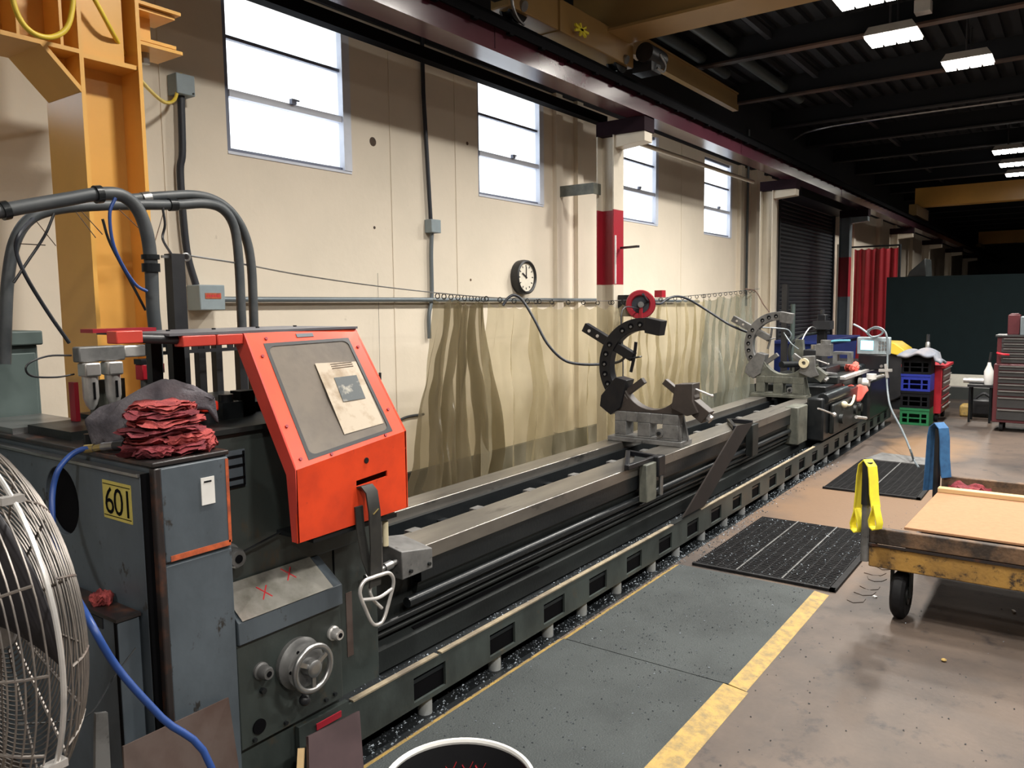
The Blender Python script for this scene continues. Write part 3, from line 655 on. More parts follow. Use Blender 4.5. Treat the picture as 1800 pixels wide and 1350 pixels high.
for x in (3.0, 4.0, 5.6, 6.8): part(L, 'cross_web', G().box(x, x+0.06, 2.30, 2.74, 0.31, 0.55), M_oily)
part(L, 'lead_screw', G().cyl((2.30,2.215,0.43), (XE,2.215,0.43), 0.022, 14), M_oily)
part(L, 'feed_rod', G().cyl((2.0,2.225,0.375), (XE,2.225,0.375), 0.015, 12), M_oily)
part(L, 'control_rod', G().cyl((1.9,2.235,0.335), (XE,2.235,0.335), 0.010, 10), M_oily2)
part(L, 'bed_foot_step', G().prism([(2.20,0.20),(2.205,0.285),(2.26,0.305),(2.26,0.20)], 'x', 2.0, XE), M_oily2)
part(L, 'bed_recess', G().box(2.35, 3.3, 2.225, 2.262, 0.235, 0.30), M_dark)
# chip tray and its slotted front rail
part(L, 'chip_tray', G().box(1.82, XE, 2.06, 2.262, 0.175, 0.19), M_oily)
hx = [1.82]
for c in [2.25, 2.74, 3.17, 3.605, 4.03, 4.455, 4.885, 5.30, 5.72, 6.145, 6.57, 7.0, 7.42, 7.85, 8.27, 8.7, 9.12, 9.55, 9.97, 10.4, 10.82, 11.24]:
    hx += [c-0.095, c+0.095]
hx.append(XE)
part(L, 'tray_rail', G().plate_holes(lambda u, v, t: (u, 2.05+t, v), hx, [0.085, 0.105, 0.205, 0.245], 0.012), M_mach)
part(L, 'rail_shade_back', G().box(1.82, XE, 2.066, 2.074, 0.088, 0.24), M_dark)  # black sheet standing for the shade behind the slots
part(L, 'drip_pan', G().box(1.82, XE, 2.035, 2.15, 0.0005, 0.0025), M_oily)
part(L, 'under_shade_back', G().box(1.82, XE, 2.15, 2.16, 0.0, 0.17), M_dark)  # black sheet put in for the shade under the tray
for x0, x1 in ((1.84, 2.30), (2.32, 4.57), (5.02, 7.85)):
    part(L, 'rail_lip', G().box(x0, x1, 2.047, 2.072, 0.2455, 0.2515), M_tanlip, label='tan worn rail lip')
part(L, 'rail_lip', G().box(4.58, 5.01, 2.048, 2.085, 0.2455, 0.251), M_oily2)
part(L, 'rail_lip', G().box(7.86, XE, 2.048, 2.085, 0.2455, 0.251), M_oily2)
for x in (2.27, 2.74, 3.18, 3.51, 3.9, 4.35, 4.71, 5.14, 5.57, 5.95, 6.5, 6.95, 7.4, 7.9, 8.4, 8.9, 9.4, 9.9, 10.4, 10.9, 11.3):
    part(L, 'jack_foot', G().cyl((x,2.10,0.0), (x,2.10,0.085), 0.030, 14), M_foot)
part(L, 'end_bracket', G().box(7.55, 7.86, 2.13, 2.26, 0.30, 0.66), M_castg, bevel=0.01)
part(L, 'rack_end_cap', G().hexa([(2.19,2.13,0.575),(2.37,2.13,0.575),(2.37,2.30,0.575),(2.19,2.30,0.575),(2.19,2.13,0.69),(2.37,2.13,0.66),(2.37,2.30,0.69),(2.19,2.30,0.72)]), M_cast, bevel=0.004)
g = G().prism([(2.14,0.56),(2.14,0.68),(2.40,0.70),(2.40,0.56)], 'x', 2.18, 2.37)
part(L, 'end_cap_bolt', G().cyl((2.235,2.12,0.60), (2.235,2.13,0.60), 0.008, 10), M_oily)
part(L, 'end_cap_bolt', G().cyl((2.345,2.12,0.60), (2.345,2.13,0.60), 0.008, 10), M_oily)
part(L, 'feed_shaft', G().cyl((2.02,2.16,0.63), (2.19,2.16,0.645), 0.012, 10).cyl((2.12,2.16,0.64), (2.16,2.16,0.643), 0.018, 12), M_steel)

# headstock and gearbox
part(L, 'gearbox', G().prism([(2.055,0.28),(2.055,0.62),(2.9,0.62),(2.9,0.02),(2.075,0.02),(2.075,0.28)], 'x', 1.384, 1.80), M_mach, bevel=0.003)
part(L, 'gearbox_band', G().prism([(2.040,0.625),(2.040,0.695),(2.155,0.775),(2.9,0.775),(2.9,0.621),(2.056,0.621)], 'x', 1.384, 1.80), M_cab, bevel=0.002)
led = part(L, 'ledge_plate', G().prism([(2.035,0.700),(2.040,0.7045),(2.152,0.7845),(2.154,0.780)], 'x', 1.395, 1.755), M_ledge, label='scuffed bare metal ledge plate')
def ledpt(x, t): return Vector((x, 2.0375+0.1165*t, 0.7035+0.0845*t))
for x0, t0 in ((1.50, 0.3), (1.62, 0.55)):
    part(led, 'cross_mark', G().bar(ledpt(x0,t0), ledpt(x0+0.04,t0+0.32), 0.004, 0.002).bar(ledpt(x0+0.035,t0), ledpt(x0+0.005,t0+0.36), 0.004, 0.002), M_marker, label='red cross mark')
part(L, 'headstock', G().box(1.384, 2.0, 2.16, 2.95, 0.775, 1.262), M_mach, bevel=0.006)
part(L, 'headstock_front', G().box(1.80, 2.12, 2.20, 2.9, 0.03, 0.93), M_mach, bevel=0.006)
part(L, 'headstock_seam', G().box(1.90, 1.905, 2.197, 2.20, 0.30, 0.92), M_dark)
part(L, 'headstock_cover', G().box(1.384, 2.0, 2.14, 2.97, 1.262, 1.278), M_oily2)
part(L, 'spindle_nose', G().cyl((2.0,2.56,1.03), (2.12,2.56,1.03), 0.17, 32), M_oily)
part(L, 'faceplate', G().lathe([(0.05,0),(0.26,0.0),(0.26,0.06),(0.05,0.06)], (1.98+0.10,2.56,1.03), (1,0,0), 40), M_oily)
# vent plate with black slots
vp = part(L, 'vent_plate', G().box(1.42, 1.515, 2.155, 2.16, 1.085, 1.205), M_cab)
for z in (1.185, 1.155, 1.115, 1.09):
    part(vp, 'slot', G().box(1.425, 1.51, 2.152, 2.155, z-0.004, z+0.004), M_dark)
part(vp, 'slot', G().box(1.505, 1.512, 2.152, 2.155, 1.09, 1.2), M_dark)
# knobs and dials
def knob(c, r, d, mt, hole=True, n='knob'):
    k = part(L, n, G().lathe([(r*1.25,0),(r*1.25,0.008),(r,0.012),(r,d*0.8),(r*0.8,d),(r*0.45,d)], c, (0,-1,0), 28), mt)
    if hole: part(k, 'hub', G().cyl((c[0],c[1]-d-0.0005,c[2]), (c[0],c[1]-d-0.002,c[2]), r*0.42, 16), M_dark)
    return k
knob((1.437,2.16,0.873), 0.032, 0.06, M_cast)
part(L, 'lever_shaft', G().cyl((1.47,2.13,0.88), (1.62,2.13,0.91), 0.004, 8), M_oily)
part(L, 'rating_tag', G().box(1.42, 1.445, 2.156, 2.16, 0.925, 0.955), M_cast)
part(L, 'dark_port', G().cyl((1.42,2.157,1.058), (1.42,2.16,1.058), 0.022, 20), M_dark)
knob((1.464,2.055,0.512), 0.022, 0.045, M_cast)
knob((1.762,2.055,0.53), 0.020, 0.04, M_alu)
part(L, 'small_nut', G().cyl((1.466,2.04,0.446), (1.466,2.055,0.446), 0.010, 6), M_oily)
part(L, 'drain_port', G().cyl((1.45,2.05,0.333), (1.45,2.055,0.333), 0.024, 20), M_dark)
for x, z in ((1.72,0.306),(1.76,0.31),(1.55,0.30),(1.43,0.298)):
    part(L, 'bolt_head', G().cyl((x,2.045,z), (x,2.055,z), 0.007, 8), M_oily)
hc = Vector((1.604, 2.055, 0.487))
part(L, 'handwheel_dial', G().lathe([(0.082,0),(0.085,0.02),(0.075,0.03),(0.072,0.05),(0.055,0.055)], hc, (0,-1,0), 36), M_cast)
hw = part(L, 'handwheel', G().torus(hc+Vector((0,-0.085,0)), (0,1,0), 0.072, 0.010, 40, 10), M_steel)
part(hw, 'hub', G().lathe([(0.028,0),(0.028,0.04),(0.02,0.045),(0.012,0.045)], hc+Vector((0,-0.055,0)), (0,-1,0), 20), M_steel)
for k in range(3):
    a = 0.5 + k*2*PI/3; d = Vector((math.cos(a),0,math.sin(a)))
    part(hw, 'spoke', G().bar(hc+Vector((0,-0.085,0))+d*0.02, hc+Vector((0,-0.085,0))+d*0.068, 0.014, 0.008, up=(0,1,0)), M_steel)
for k in range(6):
    a = k*PI/3; part(hw, 'dial_hole', G().cyl(hc+Vector((0.064*math.cos(a),-0.049,0.064*math.sin(a))), hc+Vector((0.064*math.cos(a),-0.053,0.064*math.sin(a))), 0.006, 8), M_dark)
part(L, 'index_lever', G().cyl((1.60,2.03,0.415), (1.588,2.0,0.385), 0.006, 8).ball((1.587,1.998,0.378), 0.019, 14), M_black)
part(L, 'rust_streak', G().box(1.955, 1.985, 2.198, 2.20, 0.33, 0.58), M_plaster)
part(L, 'red_name_tag', G().obox((1.72,2.040,0.235), (0.11,0.004,0.022), (0,0,0)), M_marr, label='small red label with pale lettering')
part(L, 'tray_end_plate', G().box(1.60, 1.82, 2.05, 2.07, 0.02, 0.26), M_mach)

# end cabinet
part(L, 'end_cabinet', G().box(1.155, 1.382, 2.052, 3.3, 0.0, 1.217), M_cab, bevel=0.006)
part(L, 'cabinet_lid', G().box(1.143, 1.384, 2.046, 3.32, 1.218, 1.233), M_edge, bevel=0.004)
cf = part(L, 'front_panel', G().box(1.165, 1.376, 2.042, 2.052, 0.945, 1.213), M_cab, bevel=0.003)
part(L, 'lower_panel', G().box(1.165, 1.376, 2.044, 2.052, 0.02, 0.935), M_cab, bevel=0.003)
part(L, 'corner_edge', G().box(1.145, 1.166, 2.042, 2.07, 0.01, 1.216), M_edge, bevel=0.004)
part(cf, 'orange_stripe', G().box(1.366, 1.376, 2.0405, 2.042, 0.955, 1.208), M_orange, label='worn orange edge stripe')
part(cf, 'orange_stripe', G().box(1.18, 1.372, 2.0405, 2.042, 0.946, 0.962), M_orange, label='worn orange edge stripe')
tg = part(cf, 'name_plate', G().box(1.283, 1.326, 2.039, 2.042, 1.085, 1.165), M_white, label='small pale plate')
part(tg, 'plate_line', G().box(1.292, 1.316, 2.038, 2.039, 1.15, 1.155), M_oily)
ed = part(L, 'end_door', slab_hole(1.128, 1.146, 2.085, 3.28, 0.04, 1.192, 2.555, 1.062, 0.108), M_cab, bevel=0.002)
part(ed, 'door_top_lip', G().box(1.120, 1.150, 2.085, 3.28, 1.192, 1.200), M_steel)
part(ed, 'port_back', G().cyl((1.1545,2.555,1.062), (1.147,2.555,1.062), 0.1079, 32), M_dark)
part(ed, 'door_gap', G().box(1.1285, 1.1535, 2.074, 2.0845, 0.04, 1.20), M_dark)
dq = part(ed, 'number_sticker', G().box(1.1265, 1.128, 2.136, 2.292, 1.050, 1.170-0.008), M_decal, label='yellow sticker reading 601')
for k, ch in enumerate('601'):
    part(dq, 'digit', text_g(ch, 0.115, (1.1262, 2.284-0.050*k, 1.066), (0,-1,0), (0,0,1), 0.0006), M_dark, label='black numeral ' + ch)
for z in (1.060, 1.152):
    part(dq, 'sticker_line', G().box(1.1255, 1.1265, 2.14, 2.288, z-0.001, z+0.001), M_dark)
# top bits of the headstock
part(L, 'long_cover_plate', G().box(1.16, 1.40, 2.95, 3.30, 1.2325, 1.252), M_steel)
part(L, 'long_cover_plate', G().box(1.20, 1.62, 2.62, 2.93, 1.2325, 1.262), M_oily2)
for k in range(3):
    part(L, 'clamp_knuckle', G().cyl((1.20+0.035*k,2.50,1.232), (1.20+0.035*k,2.50,1.268), 0.018, 12), M_oily)
part(L, 'top_block', G().box(1.60, 1.95, 2.45, 2.9, 1.278, 1.31), M_oily)
part(L, 'top_block', G().box(1.68, 1.74, 2.4, 2.46, 1.278, 1.36), M_oily)
part(L, 'top_block', G().box(1.80, 1.93, 2.35, 2.43, 1.278, 1.325), M_steel)
part(L, 'top_pipe', G().tube([(1.78,2.3,1.29), (1.86,2.3,1.33), (1.92,2.36,1.32), (1.97,2.5,1.30)], 0.012, 8), M_steel)

# ================================================================== ROW OF POSTS, STRUT AND AIR FILTERS
pt = thing('guard_post_frame', 'black upright posts with slotted strut standing on the headstock', 'frame', (1.7, 2.8, 1.262))
for x0, x1, Y, z0, z1 in ((1.462, 1.501, 2.58, 1.262, 1.571), (1.541, 1.585, 2.58, 1.262, 1.571), (1.845, 1.876, 2.9, 1.262, 1.545), (1.923, 1.952, 2.9, 1.262, 1.545), (2.034, 2.07, 2.9, 1.262, 1.545), (2.098, 2.121, 2.9, 1.262, 1.545)):
    part(pt, 'post', G().box(x0, x1, Y, Y+0.035, z0, z1), M_black)
us = [1.36]
for k in range(14): us += [1.385+0.054*k, 1.413+0.054*k]
us.append(2.14)
part(pt, 'slotted_strut', G().plate_holes(lambda u, v, t: (u, 2.86+t, v), us, [1.478, 1.492, 1.506, 1.522], 0.006), M_black)
part(pt, 'tall_pole', G().box(1.688, 1.742, 2.80, 2.85, 1.262, 1.862), M_black)
part(pt, 'pole_ring', G().torus((1.76,2.82,1.852), (0.3,1,0), 0.014, 0.004, 14, 6).bar((1.66,2.82,1.85), (1.75,2.82,1.85), 0.01, 0.01), M_steel)
# air filter unit
t = thing('air_filter_unit', 'silver air filter set with two bowls on the headstock rear', 'air filter', (1.42, 2.88, 1.262))
part(t, 'manifold', G().box(1.335, 1.50, 2.82, 2.87, 1.470, 1.525), M_cast, bevel=0.006)
part(t, 'manifold_block', G().box(1.50, 1.585, 2.83, 2.87, 1.478, 1.522), M_alu, bevel=0.006)
for x in (1.372, 1.452):
    part(t, 'filter_head', G().box(x-0.028, x+0.028, 2.80, 2.86, 1.42, 1.468), M_alu, bevel=0.006)
    part(t, 'filter_bowl', G().lathe([(0.026,0),(0.026,0.075),(0.019,0.10),(0.008,0.118)], (x,2.83,1.42), (0,0,-1), 20), M_alu)
    part(t, 'sight_slot', G().box(x-0.004, x+0.004, 2.802, 2.806, 1.34, 1.40), M_dark)
part(t, 'foot_bracket', G().box(1.33, 1.345, 2.86, 2.90, 1.262, 1.40), M_marr)
part(t, 'back_plate', G().box(1.40, 1.52, 2.875, 2.90, 1.262, 1.40), M_castg)
t = thing('red_valve', 'small red valve block between the air filters and black posts', 'valve', (1.58, 2.85, 1.262))
part(t, 'body', G().box(1.548, 1.60, 2.80, 2.85, 1.392, 1.45), M_toolred, bevel=0.004)
part(t, 'cap', G().box(1.545, 1.605, 2.80, 2.85, 1.45, 1.47), M_black)
part(t, 'stem', G().cyl((1.575,2.83,1.262), (1.575,2.83,1.392), 0.018, 14), M_cast)
part(t, 'side_valve', G().box(1.62, 1.67, 2.86, 2.90, 1.41, 1.445), M_marr)
single('thin_air_line', 'thin black air line looping left from the silver filter unit', 'air line',
       G().tube([(1.323,2.850,1.496), (1.226,2.800,1.501), (1.158,2.780,1.483), (1.146,2.780,1.458), (1.177,2.800,1.436), (1.262,2.830,1.426), (1.328,2.850,1.430)], 0.0035, 6), M_black)
t = thing('red_rotary_light', 'small red glowing capped cylinder beside the cloth pile', 'marker light', (1.50, 2.32, 1.278))
part(t, 'base', G().cyl((1.50,2.34,1.278), (1.50,2.34,1.34), 0.030, 20), M_black)
part(t, 'lens', G().box(1.468, 1.528, 2.30, 2.345, 1.315, 1.35), mat('red_lens', (0.95,0.06,0.03), 0.3), bevel=0.008)
single('black_fitting_block', 'black fitting block right of the red capped cylinder', 'fitting', G().box(1.56, 1.64, 2.33, 2.42, 1.278, 1.335).cyl((1.60,2.37,1.335), (1.60,2.37,1.36), 0.025, 12), M_oily, stuff=False)

# ================================================================== CHUCK GUARD
GX0, GX1, GY = 1.555, 2.045, 1.955
t = thing('chuck_guard', 'bright orange red splash guard with smoky window over the chuck', 'guard', (1.8, 2.2, 0.92))
zl, zr = 1.150, 1.207     # crease height, left and right
A0 = Vector((GX0-0.005,GY,0.918)); B0 = Vector((GX1,GY,0.926)); A1 = Vector((GX0,GY,zl)); B1 = Vector((GX1+0.003,GY,zr))
A2 = Vector((GX0,2.185,1.572)); B2 = Vector((GX1+0.005,2.20,1.572))
th = 0.006
g = G()
# front panel with slot
def fp(u, v, t=0): return A0.lerp(B0, u).lerp(A1.lerp(B1, u), v) + Vector((0, t, 0))
us = [0, 0.505, 0.80, 1.0]; vs_ = [0, 0.50, 0.575, 1.0]
part(t, 'front_panel', G().plate_holes(fp, us, vs_, th), M_red)
part(t, 'keyhole', G().cyl(fp(0.60,0.80,-0.003), fp(0.60,0.80,0), 0.010, 14), M_oily)
# sloping panel with window opening
nn = (B1-A1).cross(A2-A1).normalized(); nn = nn if nn.y < 0 else -nn
def sp(u, v, t=0): return A1.lerp(B1, u).lerp(A2.lerp(B2, u), v) - nn*t
def ring_plate(fn, u0, u1, v0, v1, ru, rv, th_):
    inner = []
    for (cu, cv, a0) in ((u1-ru, v1-rv, 0), (u0+ru, v1-rv, 90), (u0+ru, v0+rv, 180), (u1-ru, v0+rv, 270)):
        for k in range(7): a = R(a0+15*k); inner.append((cu+ru*math.cos(a), cv+rv*math.sin(a)))
    uc, vc = (u0+u1)/2, (v0+v1)/2; outer = []
    for u, v in inner:
        du, dv = u-uc, v-vc
        k = min((1-uc)/du if du > 1e-9 else (-uc/du if du < -1e-9 else 1e9), (1-vc)/dv if dv > 1e-9 else (-vc/dv if dv < -1e-9 else 1e9))
        outer.append([uc+du*k, vc+dv*k])
    for c in ((0,0),(1,0),(1,1),(0,1)):
        j = min(range(len(outer)), key=lambda i: (outer[i][0]-c[0])**2+(outer[i][1]-c[1])**2); outer[j] = list(c)
    n = len(inner); vs = [fn(u,v,t_) for t_ in (0, th_) for u, v in inner] + [fn(u,v,t_) for t_ in (0, th_) for u, v in outer]; fs = []
    for i in range(n):
        j = (i+1) % n
        fs += [(i,j,2*n+j,2*n+i), (n+i,3*n+i,3*n+j,n+j), (i,n+i,n+j,j), (2*n+i,2*n+j,3*n+j,3*n+i)]
    return G().add(vs, fs)
part(t, 'window_frame', ring_plate(sp, 0.135, 0.86, 0.055, 0.895, 0.06, 0.05, th), M_red)
part(t, 'window_gasket', ring_plate(lambda u, v, t_: sp(0.115+0.765*u, 0.035+0.88*v, t_-0.0012), 0.035, 0.965, 0.03, 0.97, 0.07, 0.05, 0.001), M_black)
wn = part(t, 'window_pane', G().hexa([sp(0.12,0.04,0.001), sp(0.88,0.04,0.001), sp(0.88,0.91,0.001), sp(0.12,0.91,0.001), sp(0.12,0.04,0.004), sp(0.88,0.04,0.004), sp(0.88,0.91,0.004), sp(0.12,0.91,0.004)]), M_poly, bevel=0)
for u, v in ((0.05,0.3),(0.07,0.82),(0.15,0.95),(0.93,0.82),(0.93,0.22),(0.30,0.022),(0.80,0.022),(0.06,0.06)):
    part(t, 'rivet', G().cyl(sp(u,v,-0.004), sp(u,v,0), 0.0055, 10), M_marr)
pp = part(wn, 'paper_notice', G().hexa([sp(0.465,0.13,-0.0005), sp(0.835,0.12,-0.0005), sp(0.845,0.69,-0.0005), sp(0.47,0.72,-0.0005), sp(0.465,0.13,0.0008), sp(0.835,0.12,0.0008), sp(0.845,0.69,0.0008), sp(0.47,0.72,0.0008)]), M_paper, label='aged paper notice with dark picture')
part(t, 'notice_picture', G().hexa([sp(0.57,0.375,-0.0015), sp(0.775,0.36,-0.0015), sp(0.79,0.57,-0.0015), sp(0.58,0.58,-0.0015), sp(0.57,0.375,-0.0006), sp(0.775,0.36,-0.0006), sp(0.79,0.57,-0.0006), sp(0.58,0.58,-0.0006)]), M_photo, label='dark printed picture on the notice')
for k in range(3):
    part(t, 'notice_text', G().hexa([sp(a,b,-0.0015) for a, b in ((0.60,0.655+0.018*k),(0.80,0.65+0.018*k),(0.80,0.656+0.018*k),(0.60,0.661+0.018*k))] + [sp(a,b,-0.0006) for a, b in ((0.60,0.655+0.018*k),(0.80,0.65+0.018*k),(0.80,0.656+0.018*k),(0.60,0.661+0.018*k))]), M_oldwood)
part(t, 'maker_tag', G().hexa([sp(a,b,-0.003) for a, b in ((0.41,0.945),(0.56,0.945),(0.56,0.975),(0.41,0.975))] + [sp(a,b,0) for a, b in ((0.41,0.945),(0.56,0.945),(0.56,0.975),(0.41,0.975))]), M_cab, label='small blue grey maker tag')
# side panels
side = [(GY,0.918),(GY,zl),(2.185,1.572),(2.62,1.572),(2.62,1.54),(2.235,1.54),(2.0,1.13),(1.985,0.918)]
part(t, 'left_side', G().prism(side, 'x', GX0-0.003, GX0+0.003), M_red2)
part(t, 'right_side', G().prism([(GY,0.926),(GY,zr),(2.20,1.572),(2.62,1.572),(2.62,0.95)], 'x', GX1-0.004, GX1+0.004), M_red)
part(t, 'top_plate', G().box(1.30, GX1+0.005, 2.19, 2.62, 1.572, 1.580), M_topgr)
for x in (1.45, 1.62, 1.80, 1.97):
    part(t, 'top_rivet', G().cyl((x,2.45,1.58), (x,2.45,1.585), 0.007, 8), M_oily)
part(t, 'slide_bar', G().box(1.34, 1.452, 2.185, 2.235, 1.538, 1.571), M_red2, bevel=0.003)
part(t, 'slide_bar', G().box(1.457, 1.55, 2.185, 2.235, 1.538, 1.571), M_red2, bevel=0.003)
part(t, 'slide_bar', G().box(1.144, 1.222, 2.195, 2.25, 1.556, 1.592), M_red2, bevel=0.003)
part(t, 'rear_edge_bar', G().box(1.24, 1.45, 2.52, 2.60, 1.580, 1.592), M_marr)
part(t, 'slide_tube', G().cyl((1.222,2.22,1.568), (1.34,2.22,1.560), 0.014, 14), M_black)
part(t, 'lower_bracket', G().box(1.62, 2.0, 1.965, 2.15, 0.90, 0.915), M_oily)

# strap with ring hanging from the guard slot
t = thing('lifting_strap', 'dark webbing strap looped through the guard slot, with a double metal ring', 'strap', (1.83, 1.93, 0.6))
c = fp(0.57, 0.54)
sx = 1.835
part(t, 'webbing', G().ribbon([(sx-0.01,2.00,1.02), (sx-0.008,1.965,1.045), (sx-0.005,1.935,1.05), (sx,1.918,1.03), (sx+0.005,1.912,0.96), (sx+0.01,1.915,0.85), (sx+0.008,1.918,0.74), (sx+0.004,1.92,0.70)], (1,0,0), 0.052, 0.006), M_leather)
part(t, 'webbing', G().ribbon([(sx-0.02,2.00,0.985), (sx-0.03,1.95,0.98), (sx-0.03,1.945,0.90), (sx-0.02,1.935,0.80), (sx,1.93,0.74)], (1,0,0), 0.035, 0.006), M_leather)
part(t, 'stitch', G().bar((sx-0.005,1.907,0.955), (sx+0.02,1.907,0.97), 0.004, 0.002), M_brass)
def tri(cx, cy, cz, w_, h_, tilt=0.0):
    pts = []
    for (a, b) in ((-1,0.55),(-0.75,0.95),(-0.2,1.0),(0.2,1.0),(0.75,0.95),(1,0.55),(0.75,-0.1),(0.35,-0.85),(0,-1.0),(-0.35,-0.85),(-0.75,-0.1)):
        pts.append((cx+a*w_/2*math.cos(tilt), cy+a*w_/2*math.sin(tilt), cz+b*h_/2))
    return pts
part(t, 'triangle_ring', G().tube(tri(sx+0.0,1.905,0.655,0.145,0.17,-0.1), 0.0065, 10, True), M_alu)
part(t, 'ring_crossbar', G().tube([(sx-0.062,1.912,0.675), (sx+0.0,1.900,0.665), (sx+0.062,1.897,0.678)], 0.006, 8), M_alu)
part(t, 'inner_link', G().tube([(sx+0.01,1.925,0.715), (sx-0.01,1.93,0.69), (sx+0.005,1.93,0.65), (sx+0.035,1.92,0.612)], 0.006, 8), M_alu)
t = thing('file_tool', 'slim file with ivory handle standing beside the strap', 'file', (1.99, 2.03, 0.7))
part(t, 'handle', G().cyl((1.965,1.990,0.796), (1.966,1.990,0.890), 0.011, 12), M_handle, bevel=0.003)
part(t, 'blade', G().bar((1.941,1.990,0.698), (1.943,1.990,0.885), 0.009, 0.004), M_steel)

# ================================================================== CLOTHS
def rag(name, label, cx, cy, cz, rx, ry, h, seed, m, grp, rot=0.0):
    rnd = random.Random(seed); n = 40; k = 12; vs = []; ph = [rnd.uniform(0, 6.28) for _ in range(8)]
    for i in range(k+1):
        v = i/k; t = PI*v
        for j in range(n):
            p = 2*PI*j/n
            q = math.sin(t)**0.45
            fold = 0.085*math.sin(9*t + 2.0*math.sin(p*2+ph[0]) + ph[1]) + 0.05*math.sin(15*t+3*p+ph[4])
            lump = 0.11*math.sin(3*p+ph[2]) + 0.06*math.sin(7*p+ph[3]+3*t) + 0.05*math.sin(11*p+ph[5])
            r = q*(1+fold+lump)
            x, y = rx*r*math.cos(p), ry*r*math.sin(p)
            z = h/2*(1+math.cos(t)) + h*0.16*math.sin(4*p+ph[6])*q + h*0.14*math.sin(26*x/rx*0.5+ph[7]+y*40)*q + h*0.1*math.sin(60*(x+y)+ph[0])
            vs.append((cx + x*math.cos(rot)-y*math.sin(rot), cy + x*math.sin(rot)+y*math.cos(rot), cz + z))
    fs = [(i*n+j, i*n+(j+1) % n, (i+1)*n+(j+1) % n, (i+1)*n+j) for i in range(k) for j in range(n)]
    fs += [tuple(range(n)), tuple(range(k*n, k*n+n))[::-1]]
    return single(name, label, 'cloth', G().add(vs, fs), m, group=grp, sharp=70)
grp = 'red shop cloths piled on the cabinet'
lb = 'folded red shop cloth in the pile on the cabinet corner'
CX, CY = 1.262, 2.19
lay = [(0,-0.01,0.118,0.115,0.032),(0.012,0.01,0.112,0.112,0.030),(-0.006,0.0,0.110,0.105,0.030),(0.01,0.01,0.100,0.10,0.028),(0.0,0.015,0.095,0.095,0.028),(0.012,0.02,0.085,0.085,0.026)]
z = 1.236
for i, (dx, dy, rx, ry, h) in enumerate(lay):
    rag('shop_cloth', ['lowest wide','second lowest','third lowest','fourth','fifth','topmost'][i]+' folded red shop cloth of the pile on the cabinet corner', CX+dx, CY+dy, z, rx, ry, h, 20+i, M_rag2 if i % 2 else M_rag, grp, rot=0.3*i); z += h*0.80
rag('shop_cloth', 'small bright red cloth bulging at the right foot of the pile', CX+0.075, CY-0.075, 1.236, 0.045, 0.05, 0.04, 51, M_rag2, grp)
rag('shop_cloth', 'small dark red cloth bulging at the left foot of the pile', CX-0.07, CY-0.07, 1.236, 0.05, 0.05, 0.03, 52, M_rag, grp)
rag('shop_cloth', 'small red cloth tucked high on the right side of the pile', CX+0.06, CY+0.0, 1.345, 0.04, 0.045, 0.03, 53, M_rag2, grp)
rag('shop_cloth', 'narrow red cloth hanging at the front of the pile', CX+0.03, CY-0.09, 1.262, 0.07, 0.03, 0.03, 54, M_rag2, grp)
# grey jacket draped over
def jk(u, v):
    # u along: from lower left to right tip, v across
    P = [Vector(q) for q in ((1.185,2.36,1.25),(1.175,2.36,1.33),(1.215,2.33,1.375),(1.28,2.28,1.412),(1.335,2.24,1.435),(1.385,2.20,1.42),(1.42,2.17,1.385))]
    s = u*(len(P)-1); i = min(int(s), len(P)-2); f = s-i; p = P[i].lerp(P[i+1], f)
    wd = (0.06, 0.08, 0.085, 0.08, 0.075, 0.055, 0.02); wv = wd[i]*(1-f)+wd[i+1]*f
    a = (v-0.5)*2
    return p + Vector((0.35*a*wv, -a*wv*0.75, -0.07*max(a,0)**1.5*(1 if u > 0.2 else .4) - 0.02*a*a + 0.008*math.sin(9*u+7*v) + 0.006*math.sin(22*v+5*u)))
jo = single('draped_jacket', 'crumpled grey lilac cloth thrown over the red shop cloth pile', 'cloth', G().grid(40, 16, lambda u, v: tuple(jk(u, v))), M_jacket, sharp=80)
sm = jo.modifiers.new('thick', 'SOLIDIFY'); sm.thickness = 0.012
# air hose with brass coupler
t = thing('blue_air_hose', 'blue air hose with brass coupler dropping past the round cabinet port', 'hose', (1.0, 2.2, 1.2))
part(t, 'hose', G().tube([(1.150,2.366,1.242), (1.130,2.393,1.241), (1.100,2.412,1.225), (1.060,2.406,1.190), (1.040,2.405,1.135), (1.020,2.374,1.068), (0.990,2.297,0.997), (0.960,2.169,0.933), (0.831,1.800,0.962), (0.861,1.740,0.845), (0.927,1.680,0.712), (1.008,1.620,0.570), (0.98,1.5,0.2), (1.1,1.3,0.015), (1.0,0.9,0.012)], 0.0085, 12), M_blue)
cpl = part(t, 'coupler', G().cyl((1.150,2.366,1.242), (1.155,2.328,1.250), 0.011, 12), M_brass)
part(t, 'brass_body', G().cyl((1.135,2.397,1.240), (1.150,2.373,1.242), 0.013, 12), M_brass)
part(t, 'steel_end', G().cyl((1.155,2.328,1.250), (1.165,2.275,1.257), 0.014, 12), M_steel)
part(t, 'black_valve', G().cyl((1.165,2.275,1.257), (1.170,2.226,1.263), 0.016, 12), M_black)

